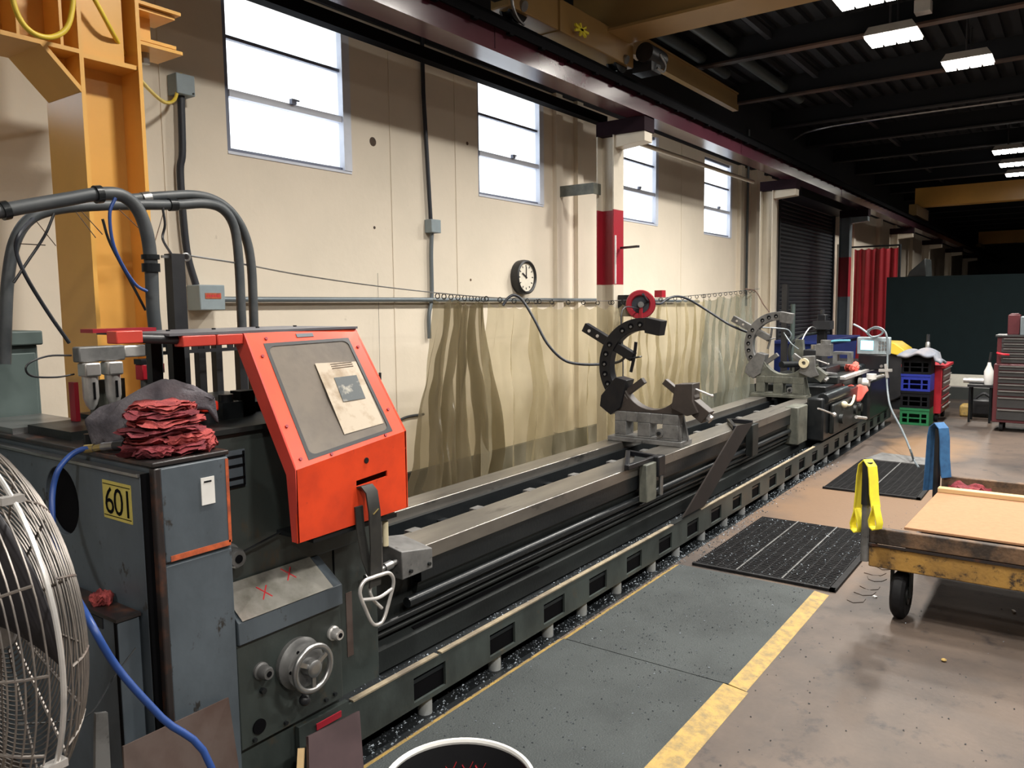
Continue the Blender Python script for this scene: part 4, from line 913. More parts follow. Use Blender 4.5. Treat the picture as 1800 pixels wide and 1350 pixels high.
# ================================================================== PIPES OVER THE HEADSTOCK
t = thing('flexible_conduit', 'thick grey black hose arching from left edge down in front of the yellow column', 'hose', (1.5, 2.8, 1.26))
part(t, 'hose', G().tube([(0.970,2.800,1.932), (1.112,2.800,1.968), (1.215,2.800,1.997), (1.325,2.800,2.027), (1.425,2.800,2.054), (1.506,2.800,2.059), (1.562,2.800,2.020), (1.594,2.800,1.941), (1.605,2.800,1.828), (1.603,2.800,1.660), (1.607,2.800,1.534), (1.596,2.800,1.278)], 0.0235, 14), M_flex)
for p0, p1 in (((1.604,2.800,1.853), (1.604,2.800,1.836)), ((1.604,2.800,1.821), (1.604,2.800,1.790))):
    part(t, 'coupling', G().cyl(p0, p1, 0.032, 18), M_oily)
part(t, 'coupling', G().cyl((1.415,2.800,2.051), (1.437,2.800,2.055), 0.031, 18), M_oily)
part(t, 'coupling', G().cyl((1.116,2.800,1.968), (1.136,2.800,1.974), 0.030, 18), M_oily)
t = thing('flexible_conduit', 'grey hose rising from the teal cabinet and arching right, inner of the far pair', 'hose', (1.7, 3.1, 1.26))
part(t, 'hose', G().tube([(1.209,3.100,1.465), (1.224,3.100,1.626), (1.241,3.100,1.767), (1.272,3.100,1.898), (1.327,3.100,1.982), (1.413,3.100,2.024), (1.549,3.100,2.050), (1.719,3.100,2.070), (1.903,3.100,2.087), (2.037,3.100,2.105), (2.125,3.100,2.088), (2.179,3.100,2.013), (2.194,3.100,1.862), (2.195,3.100,1.658), (2.194,3.100,1.399), (2.187,3.100,1.164)], 0.021, 14), M_flex)
part(t, 'coupling', G().cyl((1.870,3.100,2.084), (1.903,3.100,2.087), 0.026, 16), M_oily)
t = thing('flexible_conduit', 'grey hose arching right behind the others, outermost where it drops', 'hose', (1.7, 3.15, 1.26))
part(t, 'hose', G().tube([(1.677,3.150,2.088), (1.760,3.150,2.103), (1.884,3.150,2.125), (2.017,3.150,2.143), (2.121,3.150,2.132), (2.206,3.150,2.082), (2.267,3.150,1.992), (2.294,3.150,1.868), (2.297,3.150,1.684), (2.291,3.150,1.391), (2.285,3.150,1.148)], 0.021, 14), M_flex)
part(t, 'coupling', G().cyl((1.781,3.150,2.103), (1.816,3.150,2.111), 0.027, 16), M_steel)
single('control_cable', 'thin blue cable hanging down from the hose arch', 'cable', G().tube([(1.460,2.750,2.040), (1.437,2.750,1.985), (1.441,2.750,1.888), (1.470,2.750,1.811), (1.514,2.750,1.742), (1.555,2.750,1.718)], 0.006, 8), M_blue)
single('control_cable', 'thin black cable slanting down behind the blue one', 'cable', G().tube([(1.462,2.850,1.975), (1.486,2.850,1.886), (1.561,2.850,1.735), (1.602,2.850,1.650)], 0.005, 8), M_black)
single('control_cable', 'black cable dropping from left hose to the yellow column foot', 'cable', G().tube([(1.347,3.100,1.994), (1.249,3.000,1.920), (1.233,3.000,1.861), (1.258,3.000,1.774), (1.324,3.000,1.644), (1.389,3.000,1.534)], 0.007, 8), M_cond_d)
single('control_cable', 'short black cable crossing the one that drops to the column foot', 'cable', G().tube([(1.367,3.000,1.998), (1.329,3.000,1.916), (1.260,3.000,1.813), (1.218,3.000,1.750)], 0.005, 8), M_black)
single('control_cable', 'crinkled black cable dropping to the tall black pole', 'cable', G().tube([(1.782,3.000,2.056), (1.788,3.000,1.990), (1.775,3.000,1.933), (1.746,2.900,1.870), (1.728,2.850,1.845)], 0.005, 8), M_black)
for k, (a, b) in enumerate((((1.342,3.100,1.986), (1.365,3.000,1.884)), ((1.273,3.100,1.892), (1.330,3.000,1.884)), ((1.485,3.100,2.031), (1.509,3.000,1.921)), ((1.506,3.100,2.033), (1.535,3.000,1.935)), ((1.649,3.100,2.054), (1.676,3.000,1.970)), ((1.852,3.100,2.073), (1.741,3.000,1.919)))):
    single('cable_tie_tail', ['stiff cable tie tail under the left end of the hose arch', 'level cable tie tail beside the leftmost hose bend', 'longer cable tie tail in front of the yellow column edge', 'shorter cable tie tail in front of the yellow column edge', 'cable tie tail under the middle of the hose arch', 'cable tie tail right of the yellow column'][k], 'cable tie', G().cyl(a, b, 0.0018, 6), M_oldwood, group='cable tie tails on the hoses')

# teal cabinet left
t = thing('electrical_cabinet', 'teal grey floor cabinet at the left edge behind the lathe', 'cabinet', (1.1, 3.5, 0))
part(t, 'body', G().box(0.55, 1.425, 3.34, 3.8, 0, 1.52), M_teal, bevel=0.006)
part(t, 'top_cap', G().box(0.55, 1.435, 3.31, 3.8, 1.52, 1.575), M_teal, bevel=0.006)
part(t, 'door', G().box(0.60, 1.41, 3.325, 3.34, 0.1, 1.49), M_teal, bevel=0.004)

# small dark box in front of the cabinet end
t = thing('small_side_cabinet', 'small dark grey cabinet against the lathe end behind the fan', 'cabinet', (1.09, 2.3, 0))
part(t, 'body', G().box(1.055, 1.120, 2.115, 2.60, 0.0, 0.795), M_cab, bevel=0.005)
part(t, 'lid', G().box(1.050, 1.121, 2.11, 2.61, 0.795, 0.805), M_edge)
part(t, 'corner_strip', G().box(1.052, 1.055, 2.115, 2.128, 0.0, 0.795), M_dark)
part(t, 'screen_panel', G().box(1.051, 1.055, 2.19, 2.30, 0.76, 0.79), M_black)
rag('shop_cloth', 'crumpled red cloth on the small dark cabinet behind the fan', 1.088, 2.26, 0.806, 0.028, 0.035, 0.035, 77, M_rag2, None)

# ================================================================== DRUM FAN
fc_ = Vector((0.50, 1.60, 1.10)); ph_ = R(5); nf = Vector((math.cos(ph_), math.sin(ph_), 0)); RF = 0.36
t = thing('pedestal_fan', 'large wire caged floor fan at the left edge of the picture', 'fan', (0.5, 1.6, 0))
def dome(sgn, dep):
    g = G(); prof = []
    for k in range(34):
        r = RF*(1-0.012) - (RF-0.07)*k/33; q = (RF-r)/(RF-0.07)
        prof.append((r, dep*(min(1, q*5))**0.55 * (0.86+0.14*q)))
    for r, h in prof: g.torus(fc_+nf*sgn*h, nf, r, 0.0016, 56, 4)
    for k in range(16):
        a = 2*PI*k/16; d = Vector((-math.sin(ph_)*math.cos(a), math.cos(ph_)*math.cos(a), math.sin(a)))
        g.tube([fc_+nf*sgn*h+d*r for r, h in prof[::2]] , 0.0026, 5, smooth=False)
    return g
part(t, 'front_cage', dome(1, 0.085), M_wirec, stuff=True)
part(t, 'rear_cage', dome(-1, 0.085), M_wirec, stuff=True)
part(t, 'seam_ring', G().torus(fc_, nf, RF+0.002, 0.0045, 72, 8), M_alu)
for a in (2.35, 0.9, 0.16, -0.6, -2.0, 3.6):
    d = Vector((-math.sin(ph_)*math.cos(a), math.cos(ph_)*math.cos(a), math.sin(a)))
    part(t, 'cage_clip', G().bar(fc_+d*(RF+0.002)-nf*0.02, fc_+d*(RF+0.002)+nf*0.014, 0.018, 0.012), M_alu)
for s_ in (1, -1):
    part(t, 'hub_cap', G().lathe([(0.072,0),(0.07,0.01),(0.02,0.014)], fc_+nf*0.078*s_, nf*s_, 28), M_alu)
part(t, 'motor', G().lathe([(0.05,-0.07),(0.085,-0.05),(0.085,0.0),(0.05,0.03),(0.03,0.045)], fc_, nf, 28), M_black)
for k in range(3):
    a0 = 2*PI*k/3+0.4; g = G(); vs = []
    for i in range(9):
        for j in range(7):
            r = 0.05+0.27*i/8; a = a0+(j/6-0.5)*(0.9+0.5*i/8); d = Vector((-math.sin(ph_)*math.cos(a), math.cos(ph_)*math.cos(a), math.sin(a)))
            vs.append(fc_+d*r+nf*(0.05*(j/6-0.5)))
    g.add(vs, [(i*7+j, (i+1)*7+j, (i+1)*7+j+1, i*7+j+1) for i in range(8) for j in range(6)])
    bl = part(t, 'blade', g, M_fanb); q = bl.modifiers.new('thick', 'SOLIDIFY'); q.thickness = 0.003
part(t, 'motor_bracket', G().bar(fc_-nf*0.06-Vector((0,0,0.02)), fc_-nf*0.10-Vector((0,0,0.46)), 0.03, 0.02), M_cab)
part(t, 'pole', G().cyl((0.40,1.59,0.03), (0.40,1.59,0.66), 0.022, 18), M_cab)
part(t, 'base', G().lathe([(0.26,0),(0.26,0.02),(0.05,0.045),(0.03,0.06)], (0.40,1.59,0), (0,0,1), 40), M_cab)
part(t, 'grey_bracket', quadplate([(0.793,1.750,0.539), (0.832,1.750,0.517), (0.835,1.750,0.748), (0.809,1.750,0.756)], 0.01), M_cast)
part(t, 'wire_stay', G().tube([(0.599,1.600,0.873), (0.688,1.620,0.831), (0.762,1.660,0.805), (0.858,1.750,0.819), (0.948,1.820,0.836)], 0.0022, 6), M_oily)

# boards leaning at the foot of the lathe
single('leaning_rust_sheet', 'rust brown sheet leaning against the blue grey cabinet foot', 'sheet', quadplate([(0.93,1.90,0.0), (1.345,1.98,0.0), (1.326,2.030,0.489), (0.985,1.990,0.512)], 0.006), M_plaster)
single('leaning_board', 'dark red brown board leaning on the lathe under the handwheel', 'board', quadplate([(1.47,1.86,0.0), (1.72,1.88,0.0), (1.795,1.980,0.253), (1.564,1.970,0.272)], 0.012), M_rust)
single('wooden_stick', 'short pale wooden stick beside the dark red brown board', 'stick', G().bar((1.44,1.88,0.005), (1.544,1.970,0.243), 0.02, 0.02), M_plank)
# steel drum
rc = Vector((1.448, 1.228, 0))
t = thing('steel_pipe_bin', 'open round steel bin with white rim at the bottom edge of the picture', 'bin', rc)
part(t, 'shell', G().lathe([(0.19,0.0),(0.19,0.445),(0.186,0.445),(0.186,0.02),(0.0,0.02)], rc, (0,0,1), 56, cap=True), mat('dark_bin_wall', (0.05,0.05,0.055), 0.25, metal=0.6))
part(t, 'rim', G().lathe([(0.186,0.44),(0.196,0.44),(0.198,0.447),(0.195,0.454),(0.187,0.454),(0.184,0.447),(0.186,0.44)], rc, (0,0,1), 56, cap=False), M_white, label='white rolled rim')
for k, (a, s_) in enumerate(((0.20, 'x'), (-0.05, '2'), (-0.25, '8'))):
    ang = math.atan2(1.228, 1.448)+a; p = rc + Vector((math.cos(ang)*0.183, math.sin(ang)*0.183, 0.33)); rt = Vector((math.sin(ang), -math.cos(ang), 0))
    part(t, 'chalk_mark', G().bar(p, p+rt*0.03+Vector((0,0,0.06)), 0.006, 0.001).bar(p+rt*0.03, p+Vector((0,0,0.05)), 0.006, 0.001), M_marker, label='red scrawled mark')

# ================================================================== STEADY RESTS
def steady(X, mats, label, d=0.12, dy=0.0, knob_=False):
    mb, mu, ml = mats
    t = thing('steady_rest', label, 'steady rest', (X, 2.52+dy, 0.65))
    g = G(); Y0, Y1 = 2.24+dy, 2.78+dy
    part(t, 'foot_plate', G().box(X-0.02, X+d+0.06, Y0-0.01, Y1+0.03, 0.651, 0.685), mb, bevel=0.004)
    def fn(u, v, tt): return (X+tt, u, v)
    # base block face with openings
    part(t, 'base_block', G().plate_holes(fn, [Y0+0.02, Y0+0.14, Y0+0.235, Y0+0.335, Y0+0.425, Y1-0.02], [0.685, 0.70, 0.80, 0.872], d), mb, bevel=0.004)
    part(t, 'clamp_boss', G().cyl((X-0.008,Y0+0.16,0.735), (X+0.04,Y0+0.16,0.735), 0.03, 18), M_cast)
    part(t, 'clamp_bolt', G().cyl((X-0.02,Y0+0.16,0.735), (X+0.03,Y0+0.16,0.735), 0.014, 10), M_oily)
    part(t, 'end_gusset', G().prism([(Y0+0.02,0.685),(Y0-0.0,0.685),(Y0+0.02,0.86)], 'x', X+0.01, X+0.03).prism([(Y0+0.02,0.685),(Y0-0.02,0.685),(Y0+0.02,0.86)], 'x', X+d-0.03, X+d-0.01), mb, stuff=True)
    # lower cradle: half ring between two shoulders
    yc, zc, ri = 2.47+dy, 1.13, 0.235
    poly = [(yc+0.315, 1.10)]
    poly = []
    for k in range(17):
        a = PI + R(15) + (PI-R(30))*k/16; poly.append((yc-ri*math.cos(a)*1.0, zc+ri*math.sin(a)))
    # poly goes from wall side over the bottom to aisle side
    outer = [(yc-0.29, 1.08), (yc-0.33, 1.00), (yc-0.30, 0.90), (yc-0.22, 0.873), (yc+0.22, 0.873), (yc+0.33, 0.86), (yc+0.38, 0.92), (yc+0.34, 1.02), (yc+0.30, 1.09)]
    part(t, 'lower_cradle', G().prism(poly + outer, 'x', X+0.015, X+d-0.02), ml, bevel=0.003)
    # open upper half, hinged on the wall side
    hy, hz, ro, rn = 2.55+dy, 1.20, 0.352, 0.262
    N_ = 30; a0, a1 = R(-42), R(100)
    pin = [(hy+rn*math.cos(a0+(a1-a0)*k/N_), hz+rn*math.sin(a0+(a1-a0)*k/N_)) for k in range(N_+1)]
    pou = [(hy+ro*math.cos(a0+(a1-a0)*k/N_), hz+ro*math.sin(a0+(a1-a0)*k/N_)) for k in range(N_+1)]
    up = part(t, 'hinged_half', G().prism(pin + pou[::-1], 'x', X+0.02, X+d-0.02), mu, bevel=0.003)
    for k in range(9):
        a = R(-25)+R(14)*k
        if abs(k-5) < 1: continue
        p = (hy+(ro+rn)/2*math.cos(a), (ro+rn)/2*math.sin(a)+hz)
        part(up, 'bolt_hole', G().cyl((X+0.014,*p), (X+0.0195,*p), 0.020, 14), M_dark)
        part(up, 'bolt', G().cyl((X+0.006,p[0]-0.004,p[1]-0.006), (X+0.0135,p[0]-0.004,p[1]-0.006), 0.009, 8), M_cast)
    e = (hy+0.305*math.cos(a1), hz+0.305*math.sin(a1))
    part(t, 'latch_end', G().prism([(e[0]+0.03,e[1]-0.055),(e[0]+0.03,e[1]+0.055),(e[0]-0.10,e[1]+0.03),(e[0]-0.08,e[1]-0.075)], 'x', X+0.01, X+d-0.01), mu, bevel=0.003)
    part(t, 'hinge_block', G().prism([(yc+0.19,1.10),(yc+0.28,1.12),(yc+0.40,0.98),(yc+0.41,0.90),(yc+0.32,0.84),(yc+0.24,0.90)], 'x', X-0.01, X+d), mu, bevel=0.004)
    # jaws
    dj = Vector((0, math.cos(R(28)), math.sin(R(28))))
    c = Vector((X+d/2, hy, hz+0.02))
    j = part(t, 'jaw_slide', G().bar(c+dj*0.10, c+dj*0.56, 0.055, 0.068, up=(0,-0.47,0.88)), mu, bevel=0.003)
    for s_ in (0.42, 0.50): part(j, 'screw', G().cyl(c+dj*s_-Vector((0.034,0,0)), c+dj*s_-Vector((0.028,0,0)), 0.012, 10), M_alu)
    part(t, 'jaw_handle', G().tube([c+dj*0.10+Vector((0,0.02,-0.11)), c+dj*0.10+Vector((0,-0.005,0.0)), c+dj*0.10+Vector((0,-0.02,0.11))], 0.012, 10).torus(c+dj*0.09, (0,0.2,1), 0.05, 0.006, 18, 6), mu, stuff=True)
    # lower jaws
    for s_, m_ in ((1, ml), (-1, ml)):
        d2 = Vector((0, s_*math.cos(R(36)), -math.sin(R(36)))); c2 = Vector((X+d/2, yc, zc+0.03))
        part(t, 'lower_jaw', G().bar(c2+d2*0.10, c2+d2*0.26, 0.045, 0.045, up=(1,0,0)), M_cast if knob_ else m_, bevel=0.003)
        part(t, 'jaw_arm', G().bar(c2+d2*0.27, c2+d2*(0.50 if s_ < 0 else 0.46), 0.10, 0.095, up=(1,0,0)), m_, bevel=0.004)
        part(t, 'jaw_nut', G().cyl(c2+d2*(0.50 if s_ < 0 else 0.46), c2+d2*(0.53 if s_ < 0 else 0.49), 0.03, 8), M_steel)
    # latch block, aisle side
    part(t, 'latch_block', G().prism([(yc-0.19,1.09),(yc-0.32,1.10),(yc-0.32,0.98),(yc-0.36,0.90),(yc-0.28,0.873),(yc-0.16,0.92)], 'x', X-0.012, X+d), ml if not knob_ else mu, bevel=0.004)
    part(t, 'latch_pin', G().cyl((X+0.05,yc-0.31,1.06), (X+0.05,yc-0.43,1.02), 0.007, 8).ball((X+0.05,yc-0.435,1.018), 0.012, 10), M_alu, stuff=True)
    return t
steady(5.10, (M_cast, M_castd, M_castb), 'black steady rest swung open over the lathe bed, nearer of the two')
s2 = steady(8.35, (M_castg, M_cast, M_castg), 'pale grey steady rest swung open, farther of the two, near the carriage', dy=0.05, knob_=True)
part(s2, 'ring_boss', G().lathe([(0.05,0),(0.05,0.03),(0.02,0.03),(0.02,0.0)], (8.330,2.303,1.026), (-1,0,0), 24, cap=False), M_handle)
part(s2, 'clamp_head', G().box(8.36, 8.48, 2.06, 2.20, 1.10, 1.22).cyl((8.42,2.12,1.22), (8.42,2.12,1.26), 0.05, 12), M_cast, stuff=True)
part(s2, 'locking_lever', G().cyl((8.42,2.10,1.23), (8.400,2.145,1.219), 0.010, 8), M_alu)
part(s2, 'lever_knob', G().ball((8.400,2.129,1.231), 0.024, 12), M_toolred, label='red lever knob')

# bed clamps and leaning board
t = thing('bed_clamp', 'dark triangular bed clamp hanging over the near way, nearer one', 'clamp', (4.4, 2.25, 0.45))
part(t, 'top_frame', G().bar((4.18,2.18,0.672), (4.62,2.40,0.672), 0.03, 0.035).bar((4.62,2.40,0.672), (4.56,2.17,0.672), 0.03, 0.035).bar((4.56,2.17,0.672), (4.18,2.18,0.672), 0.03, 0.03), M_castd, bevel=0.004)
part(t, 'web_plate', G().prism([(4.30,2.20),(4.56,2.32),(4.53,2.19)], 'z', 0.655, 0.668), M_oily2)
part(t, 'hanger_leg', G().box(4.36, 4.50, 2.135, 2.19, 0.42, 0.66), M_castg, bevel=0.006)
part(t, 'front_block', G().box(4.50, 4.60, 2.12, 2.18, 0.56, 0.69), M_castd, bevel=0.008)
part(t, 'clamp_screw', G().cyl((4.55,2.13,0.44), (4.55,2.13,0.56), 0.014, 10), M_steel)
t = thing('bed_clamp', 'dark bed clamp on the near way beside the brown leaning board', 'clamp', (6.2, 2.25, 0.5))
part(t, 'top_frame', G().bar((6.0,2.18,0.672), (6.35,2.36,0.672), 0.03, 0.035).bar((6.35,2.36,0.672), (6.35,2.16,0.672), 0.03, 0.035), M_castd, bevel=0.004)
part(t, 'hanger_leg', G().box(6.28, 6.42, 2.13, 2.19, 0.40, 0.66), M_oily2, bevel=0.006)
single('brown_chute_board', 'dark brown board leaning from the bed down to the tray rail', 'board', quadplate([(4.72,2.06,0.262), (5.08,2.06,0.262), (6.22,2.12,0.69), (5.86,2.12,0.71)], 0.012), M_brown)

# ================================================================== CARRIAGE
t = thing('lathe_carriage', 'dark oily carriage and tool slide at the far end of the bed', 'lathe carriage', (9.0, 2.4, 0.3))
part(t, 'apron', G().box(8.05, 9.7, 2.03, 2.195, 0.27, 0.70), M_oily, bevel=0.02)
part(t, 'apron_step', G().box(8.25, 9.1, 1.98, 2.03, 0.32, 0.62), M_oily2, bevel=0.015)
part(t, 'drive_drum', G().cyl((8.1,2.05,0.69), (9.0,2.05,0.69), 0.055, 20), M_oily, bevel=0.004)
part(t, 'saddle', G().box(8.6, 10.0, 2.15, 2.90, 0.652, 0.76), M_oily, bevel=0.01)
part(t, 'cross_slide', G().box(8.95, 9.75, 2.12, 2.85, 0.76, 0.84), M_oily2, bevel=0.01)
part(t, 'compound', G().box(9.0, 9.6, 2.25, 2.60, 0.84, 0.93), M_castd, bevel=0.01)
part(t, 'tool_post', G().box(9.05, 9.32, 2.32, 2.52, 0.93, 1.12), M_black, bevel=0.01)
part(t, 'tool_post_cap', G().cyl((9.18,2.42,1.12), (9.18,2.42,1.17), 0.05, 14), M_steel)
part(t, 'grey_frame_block', G().plate_holes(lambda u, v, tt: (9.62+tt, u, v), [2.14, 2.18, 2.29, 2.34], [0.93, 0.96, 1.04, 1.07], 0.12), M_cast)
part(t, 'tool_bar', G().cyl((8.6,2.62,0.98), (9.1,2.45,0.96), 0.035, 12), M_oily)
part(t, 'tool_bar', G().cyl((8.7,2.3,0.90), (9.2,2.2,0.84), 0.022, 12), M_steel)
part(t, 'slide_way', G().box(9.05, 10.6, 2.06, 2.14, 0.80, 0.835), M_alu, bevel=0.004)
part(t, 'collar', G().cyl((9.95,2.0,0.70), (9.95,2.12,0.70), 0.0001+0.05, 16).cyl((9.95,1.98,0.74), (9.95,1.98,0.80), 0.055, 16), M_white, stuff=True)
part(t, 'collar_bar', G().cyl((10.0,1.97,0.75), (10.35,1.93,0.75), 0.02, 10), M_alu)
part(t, 'feed_lever', G().tube([(7.614,1.970,0.656), (7.863,1.960,0.601), (8.084,1.950,0.548)], 0.009, 8).ball((8.129,1.950,0.537), 0.024, 12), M_alu, stuff=True)
part(t, 'ivory_lever', G().tube([(8.604,1.960,0.586), (8.785,1.950,0.561), (8.909,1.950,0.584), (8.979,1.950,0.645)], 0.013, 8).ball((8.580,1.960,0.589), 0.035, 12), M_handle, stuff=True)
part(t, 'short_bar', G().cyl((9.091,1.950,0.396), (9.575,1.950,0.324), 0.018, 10), M_alu)
for u, Y in ((8.5, 1.985), (9.3, 2.03), (9.55, 2.03)):
    part(t, 'dial', G().cyl((u,Y-0.04,0.45), (u,Y,0.45), 0.05, 18), M_oily2)
part(t, 'rear_column', G().box(9.9, 10.0, 2.5, 2.6, 0.76, 1.50), M_castd, bevel=0.01)
part(t, 'rear_column_head', G().box(9.86, 10.04, 2.44, 2.64, 1.32, 1.42).cyl((9.95,2.55,1.5), (9.95,2.55,1.56), 0.025, 10), M_black)
part(t, 'swarf_arm', G().tube([(9.5,2.75,0.76), (9.5,2.8,1.1), (9.6,2.7,1.25), (9.9,2.6,1.28)], 0.02, 8), M_oily2)
part(t, 'grey_fixture', G().prism([(2.72,0.76),(2.56,0.76),(2.60,1.22),(2.68,1.22)], 'x', 9.3, 9.38), M_castg)
part(t, 'hook_handle', G().tube([(9.6,2.44,1.17), (9.75,2.35,1.19), (9.9,2.22,1.19)], 0.014, 8), mat('teal_handle', (0.05,0.22,0.28), 0.4))
part(t, 'copper_line', G().tube([(9.4,2.7,0.9), (9.5,2.66,1.2), (9.7,2.62,1.35), (9.95,2.6,1.3)], 0.010, 8), M_steel)
part(t, 'ram_housing', G().box(10.0, 11.1, 2.10, 2.75, 0.652, 0.90), M_oily, bevel=0.03)
part(t, 'ram_front', G().box(10.1, 11.3, 2.02, 2.195, 0.22, 0.70), M_oily, bevel=0.03)
# digital readout
t = thing('digital_readout', 'grey digital readout with lit cyan screen above the carriage', 'readout', (10.2, 2.12, 0.9))
cR = Vector((10.200,2.021,1.117))
def face(yl, yr, z0, z1, x0, x1): return G().box(x0, x1, yr, yl, z0, z1)
part(t, 'case', face(cR.y+0.185, cR.y-0.185, cR.z-0.105, cR.z+0.105, 10.2, 10.28), M_ebox, bevel=0.012)
part(t, 'screen', face(cR.y+0.14, cR.y-0.0, cR.z-0.05, cR.z+0.06, 10.193, 10.2), M_screen)
for i in range(3):
    for j in range(3):
        part(t, 'key', face(cR.y-0.06-0.035*i, cR.y-0.085-0.035*i, cR.z+0.03-0.04*j, cR.z+0.055-0.04*j, 10.192, 10.2), M_cast)
part(t, 'lower_box', face(cR.y+0.165, cR.y-0.165, cR.z-0.29, cR.z-0.108, 10.2, 10.32), M_castd, bevel=0.01)
part(t, 'stand', G().cyl((10.26,cR.y,0.90), (10.26,cR.y,cR.z-0.29), 0.03, 10), M_black)
part(t, 'box_knob', G().cyl((10.18,cR.y-0.10,cR.z-0.24), (10.2,cR.y-0.10,cR.z-0.24), 0.018, 10), M_steel)
single('clear_hose', 'pale flexible hose looping over the digital readout', 'hose', G().tube([(10.150,2.242,1.376), (10.150,2.164,1.335), (10.150,2.085,1.275), (10.180,2.039,1.227), (10.200,1.962,1.240), (10.200,1.920,1.288), (10.150,1.968,1.330), (10.120,2.043,1.317), (10.120,2.072,1.256)], 0.012, 8), M_ebox)
single('clear_hose', 'pale hose arching right of the readout and running down to the floor mat', 'hose', G().tube([(10.100,2.076,1.297), (10.100,1.989,1.345), (10.080,1.898,1.319), (10.050,1.846,1.228), (10.000,1.823,0.984), (9.900,1.804,0.760), (9.800,1.767,0.573), (9.600,1.691,0.437), (9.200,1.513,0.280), (8.800,1.362,0.141), (8.903,1.342,0.020), (8.523,1.237,0.015)], 0.011, 8), M_conduit)
single('star_knob', 'white star shaped knob hanging below the readout', 'knob', G().bar((9.900,1.892,0.849), (9.900,1.752,0.855), 0.04, 0.03).bar((9.900,1.821,0.925), (9.900,1.798,0.767), 0.035, 0.03, up=(0,1,0)), M_alu)
def cloth(u, v):
    a = Vector((9.300,2.179,0.716)).lerp(Vector((9.600,1.967,0.699)), u); h = 0.20*(1-abs(2*u-1.2)**1.3)*v*0.9+0.015*v
    return (a.x + 0.01*math.sin(20*u), a.y - 0.03*v, a.z - h + 0.01*math.sin(18*u+4*v))
co = single('red_wipe', 'light red cloth draped over the carriage front', 'cloth', G().grid(16, 8, cloth), mat('salmon_cloth', (0.75,0.13,0.10), 0.9), sharp=80)
co.modifiers.new('thick', 'SOLIDIFY').thickness = 0.012
rag('red_wipe', 'crumpled pink red cloth under the readout', 9.85, 2.18, 0.835, 0.10, 0.07, 0.09, 91, mat('salmon_cloth', (0.75,0.13,0.10)), None)

# hoses from reel
t = thing('hose_reel', 'round red hose reel mounted low on the banded column', 'hose reel', (7.35, 3.7, 1.65))
rx_, ry_, rz_ = 7.30, 3.62, 1.645
part(t, 'side_disc', G().lathe([(0.088,0.012),(0.088,0),(0.14,0),(0.148,0.01),(0.14,0.03),(0.10,0.03),(0.088,0.012)], (rx_-0.07,ry_,rz_), (-0.9,-0.44,0), 32, cap=False), M_marr)
part(t, 'far_disc', G().lathe([(0.145,0),(0.145,0.01),(0.03,0.01)], (rx_+0.05,ry_+0.05,rz_), (0.9,0.44,0), 32), M_marr)
part(t, 'wound_hose', G().lathe([(0.11,0),(0.12,0.03),(0.12,0.10),(0.11,0.13)], (rx_+0.05,ry_+0.05,rz_), (-0.9,-0.44,0), 28), M_cond_d)
part(t, 'hub', G().cyl((rx_-0.12,ry_-0.03,rz_), (rx_-0.07,ry_,rz_), 0.03, 16), M_steel)
part(t, 'arm', G().bar((rx_-0.10,ry_-0.02,rz_-0.02), (rx_-0.10,ry_-0.02,rz_-0.17), 0.03, 0.02), M_marr)
part(t, 'mount_plate', G().box(rx_-0.03, rx_+0.12, 3.72, 3.895, rz_-0.12, rz_+0.10), M_castd)
part(t, 'roller_guide', G().box(rx_+0.0, rx_+0.09, ry_-0.20, ry_-0.12, rz_+0.07, rz_+0.14), M_marr)
single('black_air_hose', 'dark hose sagging from under the clock across to the black steady rest', 'hose', G().tube([(5.006,3.700,1.652), (5.048,3.680,1.710), (5.099,3.650,1.732), (5.144,3.600,1.682), (5.155,3.500,1.533), (5.180,3.400,1.350), (5.254,3.300,1.223), (5.347,3.200,1.184), (5.534,3.100,1.175), (5.447,2.900,1.210), (5.291,2.750,1.297)], 0.011, 10), M_cond_d)
single('black_air_hose', 'dark hose from the red reel running right to the grey steady rest', 'hose', G().tube([(7.142,3.550,1.748), (7.269,3.550,1.675), (7.640,3.600,1.651), (7.807,3.600,1.698), (7.956,3.550,1.728), (8.174,3.500,1.690), (8.340,3.350,1.563), (8.367,3.100,1.407), (8.614,2.900,1.289)], 0.013, 10), M_cond_d)
single('drop_cable', 'thin cable hanging straight down from the hose reel', 'cable', G().tube([(7.25,3.62,1.60), (6.806,3.600,1.595), (6.820,3.600,1.183), (6.821,3.600,0.794)], 0.006, 6), M_cond_d)
single('right_cable', 'thin cable from curtain end past the pale column to the grey steady rest', 'cable', G().tube([(10.497,3.700,1.835), (10.909,3.700,1.808), (10.648,3.500,1.626), (9.960,3.200,1.534)], 0.008, 6), M_joist)
single('looped_cable', 'thin dark cable looping in front of the charcoal shutter', 'cable', G().tube([(8.600,2.929,1.383), (8.700,2.711,1.369), (8.800,2.618,1.348), (8.800,2.579,1.286), (8.800,2.615,1.242), (8.800,2.660,1.316), (8.700,2.554,1.210), (8.600,2.440,1.149)], 0.007, 6), M_conduit)
single('grey_standpipe', 'thin green grey standpipe beside the bandless column', 'pipe', G().cyl((12.75,3.72,0), (12.75,3.72,1.62), 0.035, 12), M_teal)

single('black_floor_post', 'black square post standing in front of the bandless column', 'post', G().box(12.42, 12.52, 3.72, 3.80, 0, 1.93), M_black)
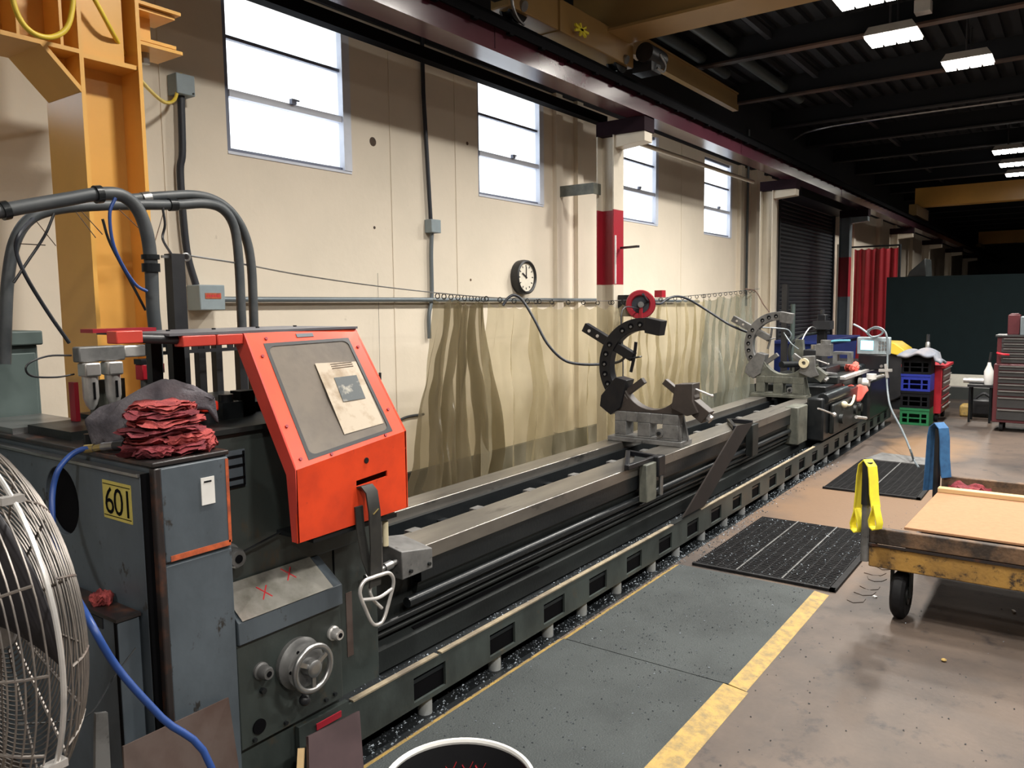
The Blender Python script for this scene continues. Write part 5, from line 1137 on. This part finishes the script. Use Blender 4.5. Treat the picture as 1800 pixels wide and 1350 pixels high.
# ================================================================== MATS AND FLOOR
t = thing('anti_fatigue_mat', 'grey floor mat with yellow edging, farther of the two laid end to end', 'mat', (3.85, 1.6, 0), 'grey floor mats')
part(t, 'pad', G().box(3.18, 4.53, 1.165, 1.99, 0.001, 0.012), M_mat)
part(t, 'edge_strip', G().prism([(1.165,0.012),(1.165,0.001),(1.085,0.001)], 'x', 3.18, 4.53), M_tape)
part(t, 'edge_strip', G().prism([(1.99,0.012),(1.99,0.001),(2.02,0.001)], 'x', 3.18, 4.53), M_tape)
t = thing('anti_fatigue_mat', 'grey floor mat with wide worn yellow edging, nearest the camera', 'mat', (2.2, 1.6, 0), 'grey floor mats')
part(t, 'pad', G().box(0.6, 3.172, 1.185, 2.0, 0.001, 0.013), M_mat)
part(t, 'edge_strip', G().prism([(1.185,0.013),(1.185,0.001),(1.075,0.001)], 'x', 0.6, 3.172), M_tape)
part(t, 'edge_strip', G().prism([(2.0,0.013),(2.0,0.001),(2.03,0.001)], 'x', 0.6, 3.172), M_tape)
def drain(x0, x1, y0, y1, label, n, cols, cell=0.032):
    t = thing('drainage_mat', label, 'mat', ((x0+x1)/2, (y0+y1)/2, 0))
    part(t, 'base_sheet', G().box(x0, x1, y0, y1, 0.0005, 0.004), M_dark)
    wd = (y1-y0)/cols
    for k in range(cols):
        g = G(); a = y0+wd*k+0.006; b = y0+wd*(k+1)-0.006
        x = x0+0.02
        while x < x1-0.02: g.box(x, x+0.011, a, b, 0.004, 0.016); x += cell*0.9
        y = a
        while y < b: g.box(x0+0.01, x1-0.01, y, y+0.008, 0.004, 0.014); y += cell*1.9
        part(t, 'grid_panel', g, M_blackr, stuff=True)
        if k: part(t, 'joint_rib', G().box(x0, x1, a-0.010, a-0.002, 0.004, 0.018), M_cast)
    part(t, 'border', G().box(x0-0.03, x0, y0-0.03, y1, 0.001, 0.018).box(x0-0.03, x1, y0-0.035, y0, 0.001, 0.018), M_blackr)
drain(4.62, 5.93, 1.10, 1.93, 'black drainage mat of three gridded panels beside the lathe', 0, 3)
drain(7.2, 8.7, 1.05, 1.80, 'dark gridded drainage mat farther along, beyond the first', 0, 2)
single('cardboard_sheet', 'grey flattened sheet lying at the far end of the second gridded mat', 'sheet', quadplate([(8.72,1.15,0.003), (9.1,1.2,0.003), (9.2,1.7,0.003), (8.74,1.78,0.003)], 0.01), M_cast)
# steel chips
rnd = random.Random(4); g = G()
def chip(x, y, z, s):
    a = rnd.uniform(0, 6.28); q = rnd.uniform(0.3, 1)*s
    p = [(x+q*math.cos(a), y+q*math.sin(a), z), (x+q*math.cos(a+2.2), y+q*math.sin(a+2.2), z+0.3*q), (x+q*0.7*math.cos(a+4), y+q*0.7*math.sin(a+4), z), (x, y, z+q*0.8)]
    g.add(p, [(0,1,3), (1,2,3), (2,0,3), (0,2,1)])
for _ in range(2200): chip(rnd.uniform(1.9, 9.0), rnd.uniform(2.065, 2.2), 0.191, 0.008)
for _ in range(2600): chip(rnd.uniform(1.7, 8.5), 2.13-abs(rnd.gauss(0, 0.07)), 0.002, 0.009)
for _ in range(900): chip(rnd.uniform(1.9, 4.5), rnd.uniform(1.2, 2.0), 0.0135, 0.006)
for _ in range(700): chip(rnd.uniform(4.6, 5.9), rnd.uniform(1.1, 2.05), 0.017, 0.008)
for _ in range(500): chip(rnd.uniform(1.5, 7.5), rnd.uniform(-0.2, 1.1), 0.001, 0.006)
single('steel_chips', 'scattered dark steel chips along the lathe tray, mats and floor', 'chips', g, M_chip, stuff=True, base=(4, 2, 0))
single('floor_bit', 'small ochre crumb on the concrete right of the mats', 'debris', G().ball((3.965,0.441,0.008), 0.012, 10, (1,1,0.6)), M_tape)
single('floor_bit', 'small white scrap on the concrete under the yellow cart', 'debris', G().obox((4.825,0.221,0.005), (0.03,0.012,0.006), (0,0,0.4)), M_white)
single('floor_bit', 'white paper scrap beside the cart wheel', 'debris', G().obox((4.638,0.867,0.005), (0.02,0.015,0.008), (0,0,1)), M_white)
# cracked floor slabs beside the drainage mat
fl = bpy.data.objects['floor']; BASE[fl.name] = Vector((0,0,0))
rnd = random.Random(9)
for k in range(9):
    cx_, cy_ = 4.55+0.13*k+rnd.uniform(-0.02,0.02), 0.965+rnd.uniform(-0.05,0.04)
    pl = [(cx_+0.07*math.cos(a)*rnd.uniform(0.7,1.1), cy_+0.06*math.sin(a)*rnd.uniform(0.7,1.1)) for a in [i*PI/3 for i in range(6)]]
    part(fl, 'broken_concrete_piece', G().prism(pl, 'z', 0.0005, 0.004), M_floor)

# ================================================================== YELLOW CART
t = thing('platform_cart', 'worn yellow platform cart with timber sides at the right edge', 'cart', (4.95, 0.1, 0))
CX0, CX1, CY0, CY1 = 4.32, 5.56, -0.75, 0.845
part(t, 'steel_deck', G().box(CX0+0.05, CX1, CY0, 0.685, 0.285, 0.385), M_cartyel, bevel=0.006)
part(t, 'front_beam', G().box(CX0, CX0+0.05, CY0, CY1, 0.275, 0.387), M_cartyel, bevel=0.006)
part(t, 'deck_groove', G().box(CX0+0.012, CX1-0.012, CY0+0.012, 0.675, 0.3855, 0.40), M_edge)
part(t, 'front_timber', G().box(CX0, CX0+0.04, CY0, CY1, 0.40, 0.482), M_oldwood, bevel=0.006)
part(t, 'rear_timber', G().box(CX1-0.04, CX1, CY0, 0.67, 0.40, 0.555), M_oldwood, bevel=0.006)
part(t, 'angle_iron', G().box(CX0-0.008, CX0, CY0, CY1, 0.388, 0.40), M_edge)
for x in (CX0+0.10, CX1-0.14):
    for y in (0.70, -0.55):
        wq = part(t, 'wheel', G().lathe([(0.05,-0.03),(0.105,-0.034),(0.122,-0.02),(0.125,0),(0.122,0.02),(0.105,0.034),(0.05,0.03)], (x,y,0.125), (0.05,1,0), 36), M_blackr)
        part(wq, 'wheel_hub', G().cyl((x,y-0.036,0.125), (x,y+0.036,0.125), 0.05, 18), M_oily2)
        part(t, 'fork', G().box(x-0.03, x+0.03, y-0.05, y-0.04, 0.12, 0.275).box(x-0.03, x+0.03, y+0.04, y+0.05, 0.12, 0.275).box(x-0.05, x+0.05, y-0.05, y+0.05, 0.262, 0.275), M_oily2, stuff=True)
part(t, 'stake', G().cyl((CX0+0.005,CY1+0.02,0.30), (CX0+0.005,CY1+0.02,0.82), 0.021, 16), M_cast, label='grey stake at the near corner')
part(t, 'stake', G().cyl((CX1-0.02,0.70,0.30), (CX1-0.02,0.70,0.85), 0.021, 16), M_black, label='black stake at the far corner')
part(t, 'stake_sleeve', G().cyl((CX0+0.005,CY1+0.02,0.60), (CX0+0.005,CY1+0.02,0.825), 0.0255, 16), M_black)
single('particle_board', 'pale particle board lying on the yellow cart', 'board', quadplate([(4.365,-0.70,0.484), (5.36,-0.70,0.484), (5.34,0.66,0.484), (4.365,0.69,0.484)], 0.013), M_ply)
bpy.data.objects['particle_board'].modifiers.new('b', 'BEVEL').width = 0.002
single('pine_strip', 'new pine strip along the far edge of the particle board', 'plank', G().box(5.28, 5.34, -0.70, 0.66, 0.4975, 0.525), M_plank, bevel=0.003)
rag('shop_cloth', 'small red cloth tucked behind the pine strip on the cart', 5.44, 0.52, 0.42, 0.07, 0.12, 0.10, 88, M_rag, None)
def sling(name, label, x, yc, ztop, zl_, zr_, w_, m, spread=0.048, eye=True):
    t = thing(name, label, 'sling', (x, yc, 0.4))
    def rot(P): return [(x+(b-yc)*0.62+(a-x), yc+(b-yc)*0.78, c) for a, b, c in P]
    W = (0.78,-0.62,0)
    pts = [(x, yc+spread*1.35, zl_+0.10), (x, yc+spread*1.15, (zl_+ztop)/2), (x, yc+spread, ztop-0.09), (x, yc+spread*0.75, ztop-0.03), (x, yc, ztop), (x, yc-spread*0.75, ztop-0.03), (x, yc-spread, ztop-0.09), (x, yc-spread*1.15, (zr_+ztop)/2), (x, yc-spread*1.5, zr_+0.10)]
    part(t, 'band', G().ribbon(rot(pts), W, w_, 0.006), m)
    if eye:
        for yy, zz in ((yc+spread*1.35, zl_), (yc-spread*1.6, zr_)):
            part(t, 'eye_loop', G().ribbon(rot([(x-0.01,yy,zz+0.115), (x-0.012,yy+0.012,zz+0.08), (x-0.012,yy+0.03,zz+0.03), (x-0.012,yy+0.024,zz+0.0), (x-0.012,yy,zz-0.012), (x-0.012,yy-0.024,zz+0.0), (x-0.012,yy-0.03,zz+0.03), (x-0.012,yy-0.012,zz+0.08), (x-0.01,yy,zz+0.115)]), W, w_*0.7, 0.006), m)
    return t
sling('lifting_sling', 'bright yellow lifting sling hung over the near cart stake', CX0+0.005, CY1+0.02, 0.835, 0.45, 0.50, 0.055, M_yels, spread=0.046)
sling('lifting_sling', 'blue lifting sling hung over the far cart stake', CX1-0.02, 0.70, 0.885, 0.34, 0.45, 0.075, M_blues, spread=0.05, eye=False)

# ================================================================== FAR RIGHT: CRATES, TOOL CARTS, SCREENS
def crate(z, m, label, x=11.55, y0=1.58, y1=1.93, h=0.225):
    t = thing('milk_crate', label, 'crate', (x+0.18, (y0+y1)/2, z))
    def fx(u, v, tt): return (x+tt, u, v)
    ys = [y0, y0+0.03, y0+0.09, y0+0.11, y0+0.24, y0+0.26, y1-0.03, y1]
    part(t, 'front_wall', G().plate_holes(fx, ys, [z, z+0.03, z+0.085, z+0.10, z+0.15, z+h], 0.012), m)
    part(t, 'back_wall', G().box(x+0.35, x+0.362, y0, y1, z, z+h), m)
    part(t, 'side_wall', G().box(x+0.012, x+0.35, y0, y0+0.012, z, z+h), m)
    part(t, 'side_wall', G().box(x+0.012, x+0.35, y1-0.012, y1, z, z+h), m)
    part(t, 'floor_grid', G().box(x+0.012, x+0.35, y0+0.012, y1-0.012, z, z+0.012), m)
    part(t, 'rim', G().box(x-0.006, x, y0-0.004, y1+0.004, z+h-0.03, z+h), m)
crate(0.002, M_green, 'green plastic crate at the bottom of the stack')
crate(0.229, M_blackc, 'black plastic crate between the green and the blue ones')
crate(0.456, M_bluec, 'blue plastic crate third up in the stack')
crate(0.683, M_blackc, 'black plastic crate on top of the stack, under the jackets')
def pile(u, v):
    x = 11.45+0.5*v; y = 1.44+0.54*u
    return (x, y, 0.915+0.10*math.sin(PI*u)**0.6*math.sin(PI*min(max(v,0.05),0.95))**0.5+0.02*math.sin(14*u+5*v)-0.07*(1 if u < 0.15 else 0))
jp = single('folded_jackets', 'pale grey jackets heaped on the crate stack', 'clothes', G().grid(24, 12, pile), mat('pale_jacket', (0.15,0.17,0.21), 0.9, col2=(0.28,0.24,0.23), scale=6), sharp=80)
jp.modifiers.new('thick', 'SOLIDIFY').thickness = 0.03
t = thing('drink_bottle', 'small dark topped bottle standing on the jackets', 'bottle', (11.8, 1.65, 1.0))
part(t, 'body', G().lathe([(0.03,0),(0.03,0.09),(0.015,0.11)], (11.8,1.66,1.0), (0,0,1), 16), M_steel)
part(t, 'cap', G().cyl((11.8,1.66,1.10), (11.8,1.66,1.20), 0.022, 14), M_black)
t = thing('red_tool_cart', 'red rolling tool cart with drawers just right of the crate stack', 'tool cart', (12.3, 1.6, 0))
part(t, 'body', G().box(11.96, 12.75, 1.50, 1.98, 0.12, 0.74), M_toolred, bevel=0.008)
part(t, 'top_tray', G().box(11.93, 12.78, 1.46, 2.0, 0.74, 0.78), M_toolred, bevel=0.008)
for z in (0.14, 0.25, 0.36, 0.47, 0.56, 0.65):
    d = part(t, 'drawer', G().box(11.99, 12.72, 1.488, 1.5, z, z+0.08), M_chest)
    part(d, 'handle', G().box(12.02, 12.69, 1.47, 1.488, z+0.062, z+0.075), M_alu)
for x in (12.05, 12.66):
    for y in (1.56, 1.92): part(t, 'caster', G().cyl((x,y-0.02,0.06), (x,y+0.02,0.06), 0.06, 18), M_blackr)
t = thing('tool_chest', 'tall dark maroon rolling tool chest with grey drawers at the right edge', 'tool chest', (11.75, 0.5, 0))
part(t, 'lower_cabinet', G().box(11.5, 12.05, 0.08, 0.87, 0.12, 0.85), M_chest, bevel=0.006)
part(t, 'upper_chest', G().box(11.53, 12.0, 0.10, 0.85, 0.85, 1.19), M_chest, bevel=0.006)
part(t, 'lid', G().box(11.51, 12.02, 0.09, 0.87, 1.19, 1.21), M_drawer)
for z, h in ((0.16,0.13),(0.31,0.13),(0.46,0.065),(0.54,0.065),(0.62,0.065),(0.70,0.065),(0.78,0.055)):
    d = part(t, 'drawer', G().box(11.488, 11.5, 0.11, 0.82, z, z+h), M_drawer)
    part(d, 'drawer_pull', G().box(11.476, 11.488, 0.12, 0.81, z+h-0.016, z+h-0.003), M_steel)
for z, h in ((0.87,0.06),(0.94,0.05),(1.0,0.05),(1.06,0.05),(1.12,0.055)):
    for y0, y1 in ((0.12,0.48),(0.50,0.80)):
        d = part(t, 'drawer', G().box(11.518, 11.53, y0, y1, z, z+h), M_drawer)
        part(d, 'drawer_pull', G().box(11.508, 11.518, y0+0.02, y1-0.02, z+h-0.014, z+h-0.004), M_steel)
for y in (0.18, 0.77): part(t, 'caster', G().cyl((11.58,y-0.02,0.06), (11.58,y+0.02,0.06), 0.06, 18), M_blackr)
for y in (0.18, 0.77): part(t, 'caster', G().cyl((11.97,y-0.02,0.06), (11.97,y+0.02,0.06), 0.06, 18), M_blackr)
part(t, 'side_handle', G().tube([(11.49,0.84,0.99), (11.45,0.82,0.985), (11.44,0.76,0.975), (11.49,0.72,0.97)], 0.014, 8), M_toolred)
t = thing('small_tool_box', 'small dark box with white stripes on the maroon chest', 'tool box', (11.7, 0.6, 1.21))
part(t, 'body', G().box(11.58, 11.85, 0.45, 0.62, 1.21, 1.44), M_conduit, bevel=0.008)
for k in range(3): part(t, 'white_stripe', G().box(11.574, 11.58, 0.48, 0.575, 1.25+0.045*k, 1.275+0.045*k), M_white)
single('maroon_case', 'dark maroon case behind the striped box on the chest', 'case', G().box(11.72, 11.92, 0.63, 0.76, 1.21, 1.46).box(11.74, 11.9, 0.65, 0.74, 1.46, 1.475), M_chest, bevel=0.01)
# white jug and bar stock behind the chest
t = thing('white_jug', 'white jug with dark neck standing left of the tool chest', 'jug', (12.3, 1.03, 0.4))
part(t, 'body', G().lathe([(0.05,0),(0.058,0.05),(0.058,0.18),(0.025,0.26),(0.018,0.30)], (12.3,0.985,0.515), (0,0,1), 20), M_white)
part(t, 'neck', G().cyl((12.3,0.985,0.81), (12.3,0.97,0.95), 0.015, 10), M_black)
t = thing('work_stool', 'dark stool holding the white jug and short steel bars', 'stool', (12.35, 1.1, 0))
part(t, 'seat', G().box(12.2, 12.5, 0.92, 1.22, 0.48, 0.515), M_black)
for x in (12.23, 12.52):
    for y in (0.95, 1.19): part(t, 'leg', G().cyl((x,y,0), (x,y,0.48), 0.014, 8), M_oily)
single('steel_bar_stock', 'short polished steel bar lying on the dark stool', 'bar', G().cyl((12.42,0.99,0.551), (12.42,1.29,0.551), 0.035, 14), M_alu)
t = thing('orange_power_tool', 'orange and black machine on the floor behind the tool chest', 'power tool', (12.9, 1.2, 0))
part(t, 'body', G().box(12.75, 13.15, 0.95, 1.22, 0.03, 0.26), M_black, bevel=0.03)
part(t, 'orange_housing', G().box(12.72, 13.0, 1.20, 1.36, 0.0, 0.17), M_tape, bevel=0.03)
part(t, 'grip', G().tube([(12.8,1.2,0.24), (12.8,1.08,0.34), (12.8,0.98,0.28)], 0.02, 8), M_black)
# dark board screen
t = thing('dark_partition_board', 'wide dark green black partition board across the far aisle', 'partition', (15, 0.5, 0))
part(t, 'panel', G().box(15.0, 15.04, -4.0, 2.79, 0.42, 2.06), M_panel)
part(t, 'white_kick_strip', G().box(15.0, 15.04, -4.0, 2.6, 0.22, 0.42), M_whitem, label='off white strip under the board')
part(t, 'base_rail', G().box(14.98, 15.1, -4.0, 2.6, 0.0, 0.20), M_dkband)
for y in (2.7, 0.6, -1.6, -3.8): part(t, 'upright', G().box(15.04, 15.1, y-0.03, y+0.03, 0, 2.06), M_oily)
# red welding curtain
def wc(u, v):
    y = 4.22-0.90*u; return (19.0+0.015*math.sin(40*u)+0.02*math.sin(17*u+2*v), y, 2.82-0.03*abs(math.sin(6*PI*u))-2.55*v)
t = thing('welding_curtain', 'deep red welding curtain hanging beyond the shutter', 'curtain', (19, 3.6, 0.2))
part(t, 'sheet', G().grid(60, 8, wc), M_curtr, sharp=80)
part(t, 'curtain_rail', G().cyl((19,4.3,2.86), (19,3.28,2.86), 0.02, 10), M_oily)
part(t, 'curtain_post', G().cyl((19.05,3.3,0), (19.05,3.3,2.88), 0.03, 12), M_oily)
def wc2(u, v): return (18.45+0.03*math.sin(30*u), 4.40-0.22*u, 2.75-2.5*v)
t = thing('welding_curtain', 'narrow red welding curtain strip between shutter and grey column', 'curtain', (18.45, 4.3, 0.2))
part(t, 'sheet', G().grid(16, 4, wc2), M_curtr, sharp=80)
part(t, 'side_pole', G().cyl((18.4,4.42,0), (18.4,4.42,2.9), 0.03, 10), M_cream)
# blue bin and yellow machine
t = thing('blue_waste_skip', 'dark blue steel skip standing before the charcoal shutter', 'skip', (14.8, 3.95, 0))
part(t, 'bin', G().prism([(13.7,0.12),(16.2,0.12),(16.45,0.98),(13.5,0.98)], 'y', 3.55, 4.3), M_bluebox, bevel=0.02)
part(t, 'rim', G().box(13.46, 16.5, 3.51, 4.34, 0.95, 0.995), M_bluebox, bevel=0.008)
for x in (14.0, 15.8): part(t, 'skid', G().box(x, x+0.15, 3.6, 4.25, 0, 0.12), M_oily)
t = thing('floor_machine', 'round black machine with yellow hood behind the crate stack', 'machine', (13.4, 2.45, 0))
part(t, 'drum', G().cyl((13.1,2.45,0.50), (13.7,2.45,0.50), 0.40, 36), M_black, bevel=0.02)
part(t, 'hood', G().prism([(2.10,0.80),(2.16,0.92),(2.30,1.02),(2.75,1.04),(2.75,0.86),(2.45,0.88)], 'x', 13.05, 13.75), M_yelh, bevel=0.01)
part(t, 'frame', G().box(13.15, 13.65, 2.2, 2.7, 0.0, 0.14), M_oily)
t = thing('distant_machine', 'dark silver machine top showing above the partition board', 'machine', (20.5, 3.0, 0))
part(t, 'body', G().box(20.3, 21.2, 2.6, 3.3, 0, 2.2), M_teal, bevel=0.03)
part(t, 'slanted_hood', G().prism([(2.95,2.2),(3.35,2.2),(3.30,2.32),(2.98,2.62)], 'x', 20.3, 21.2), M_oily2, bevel=0.02)
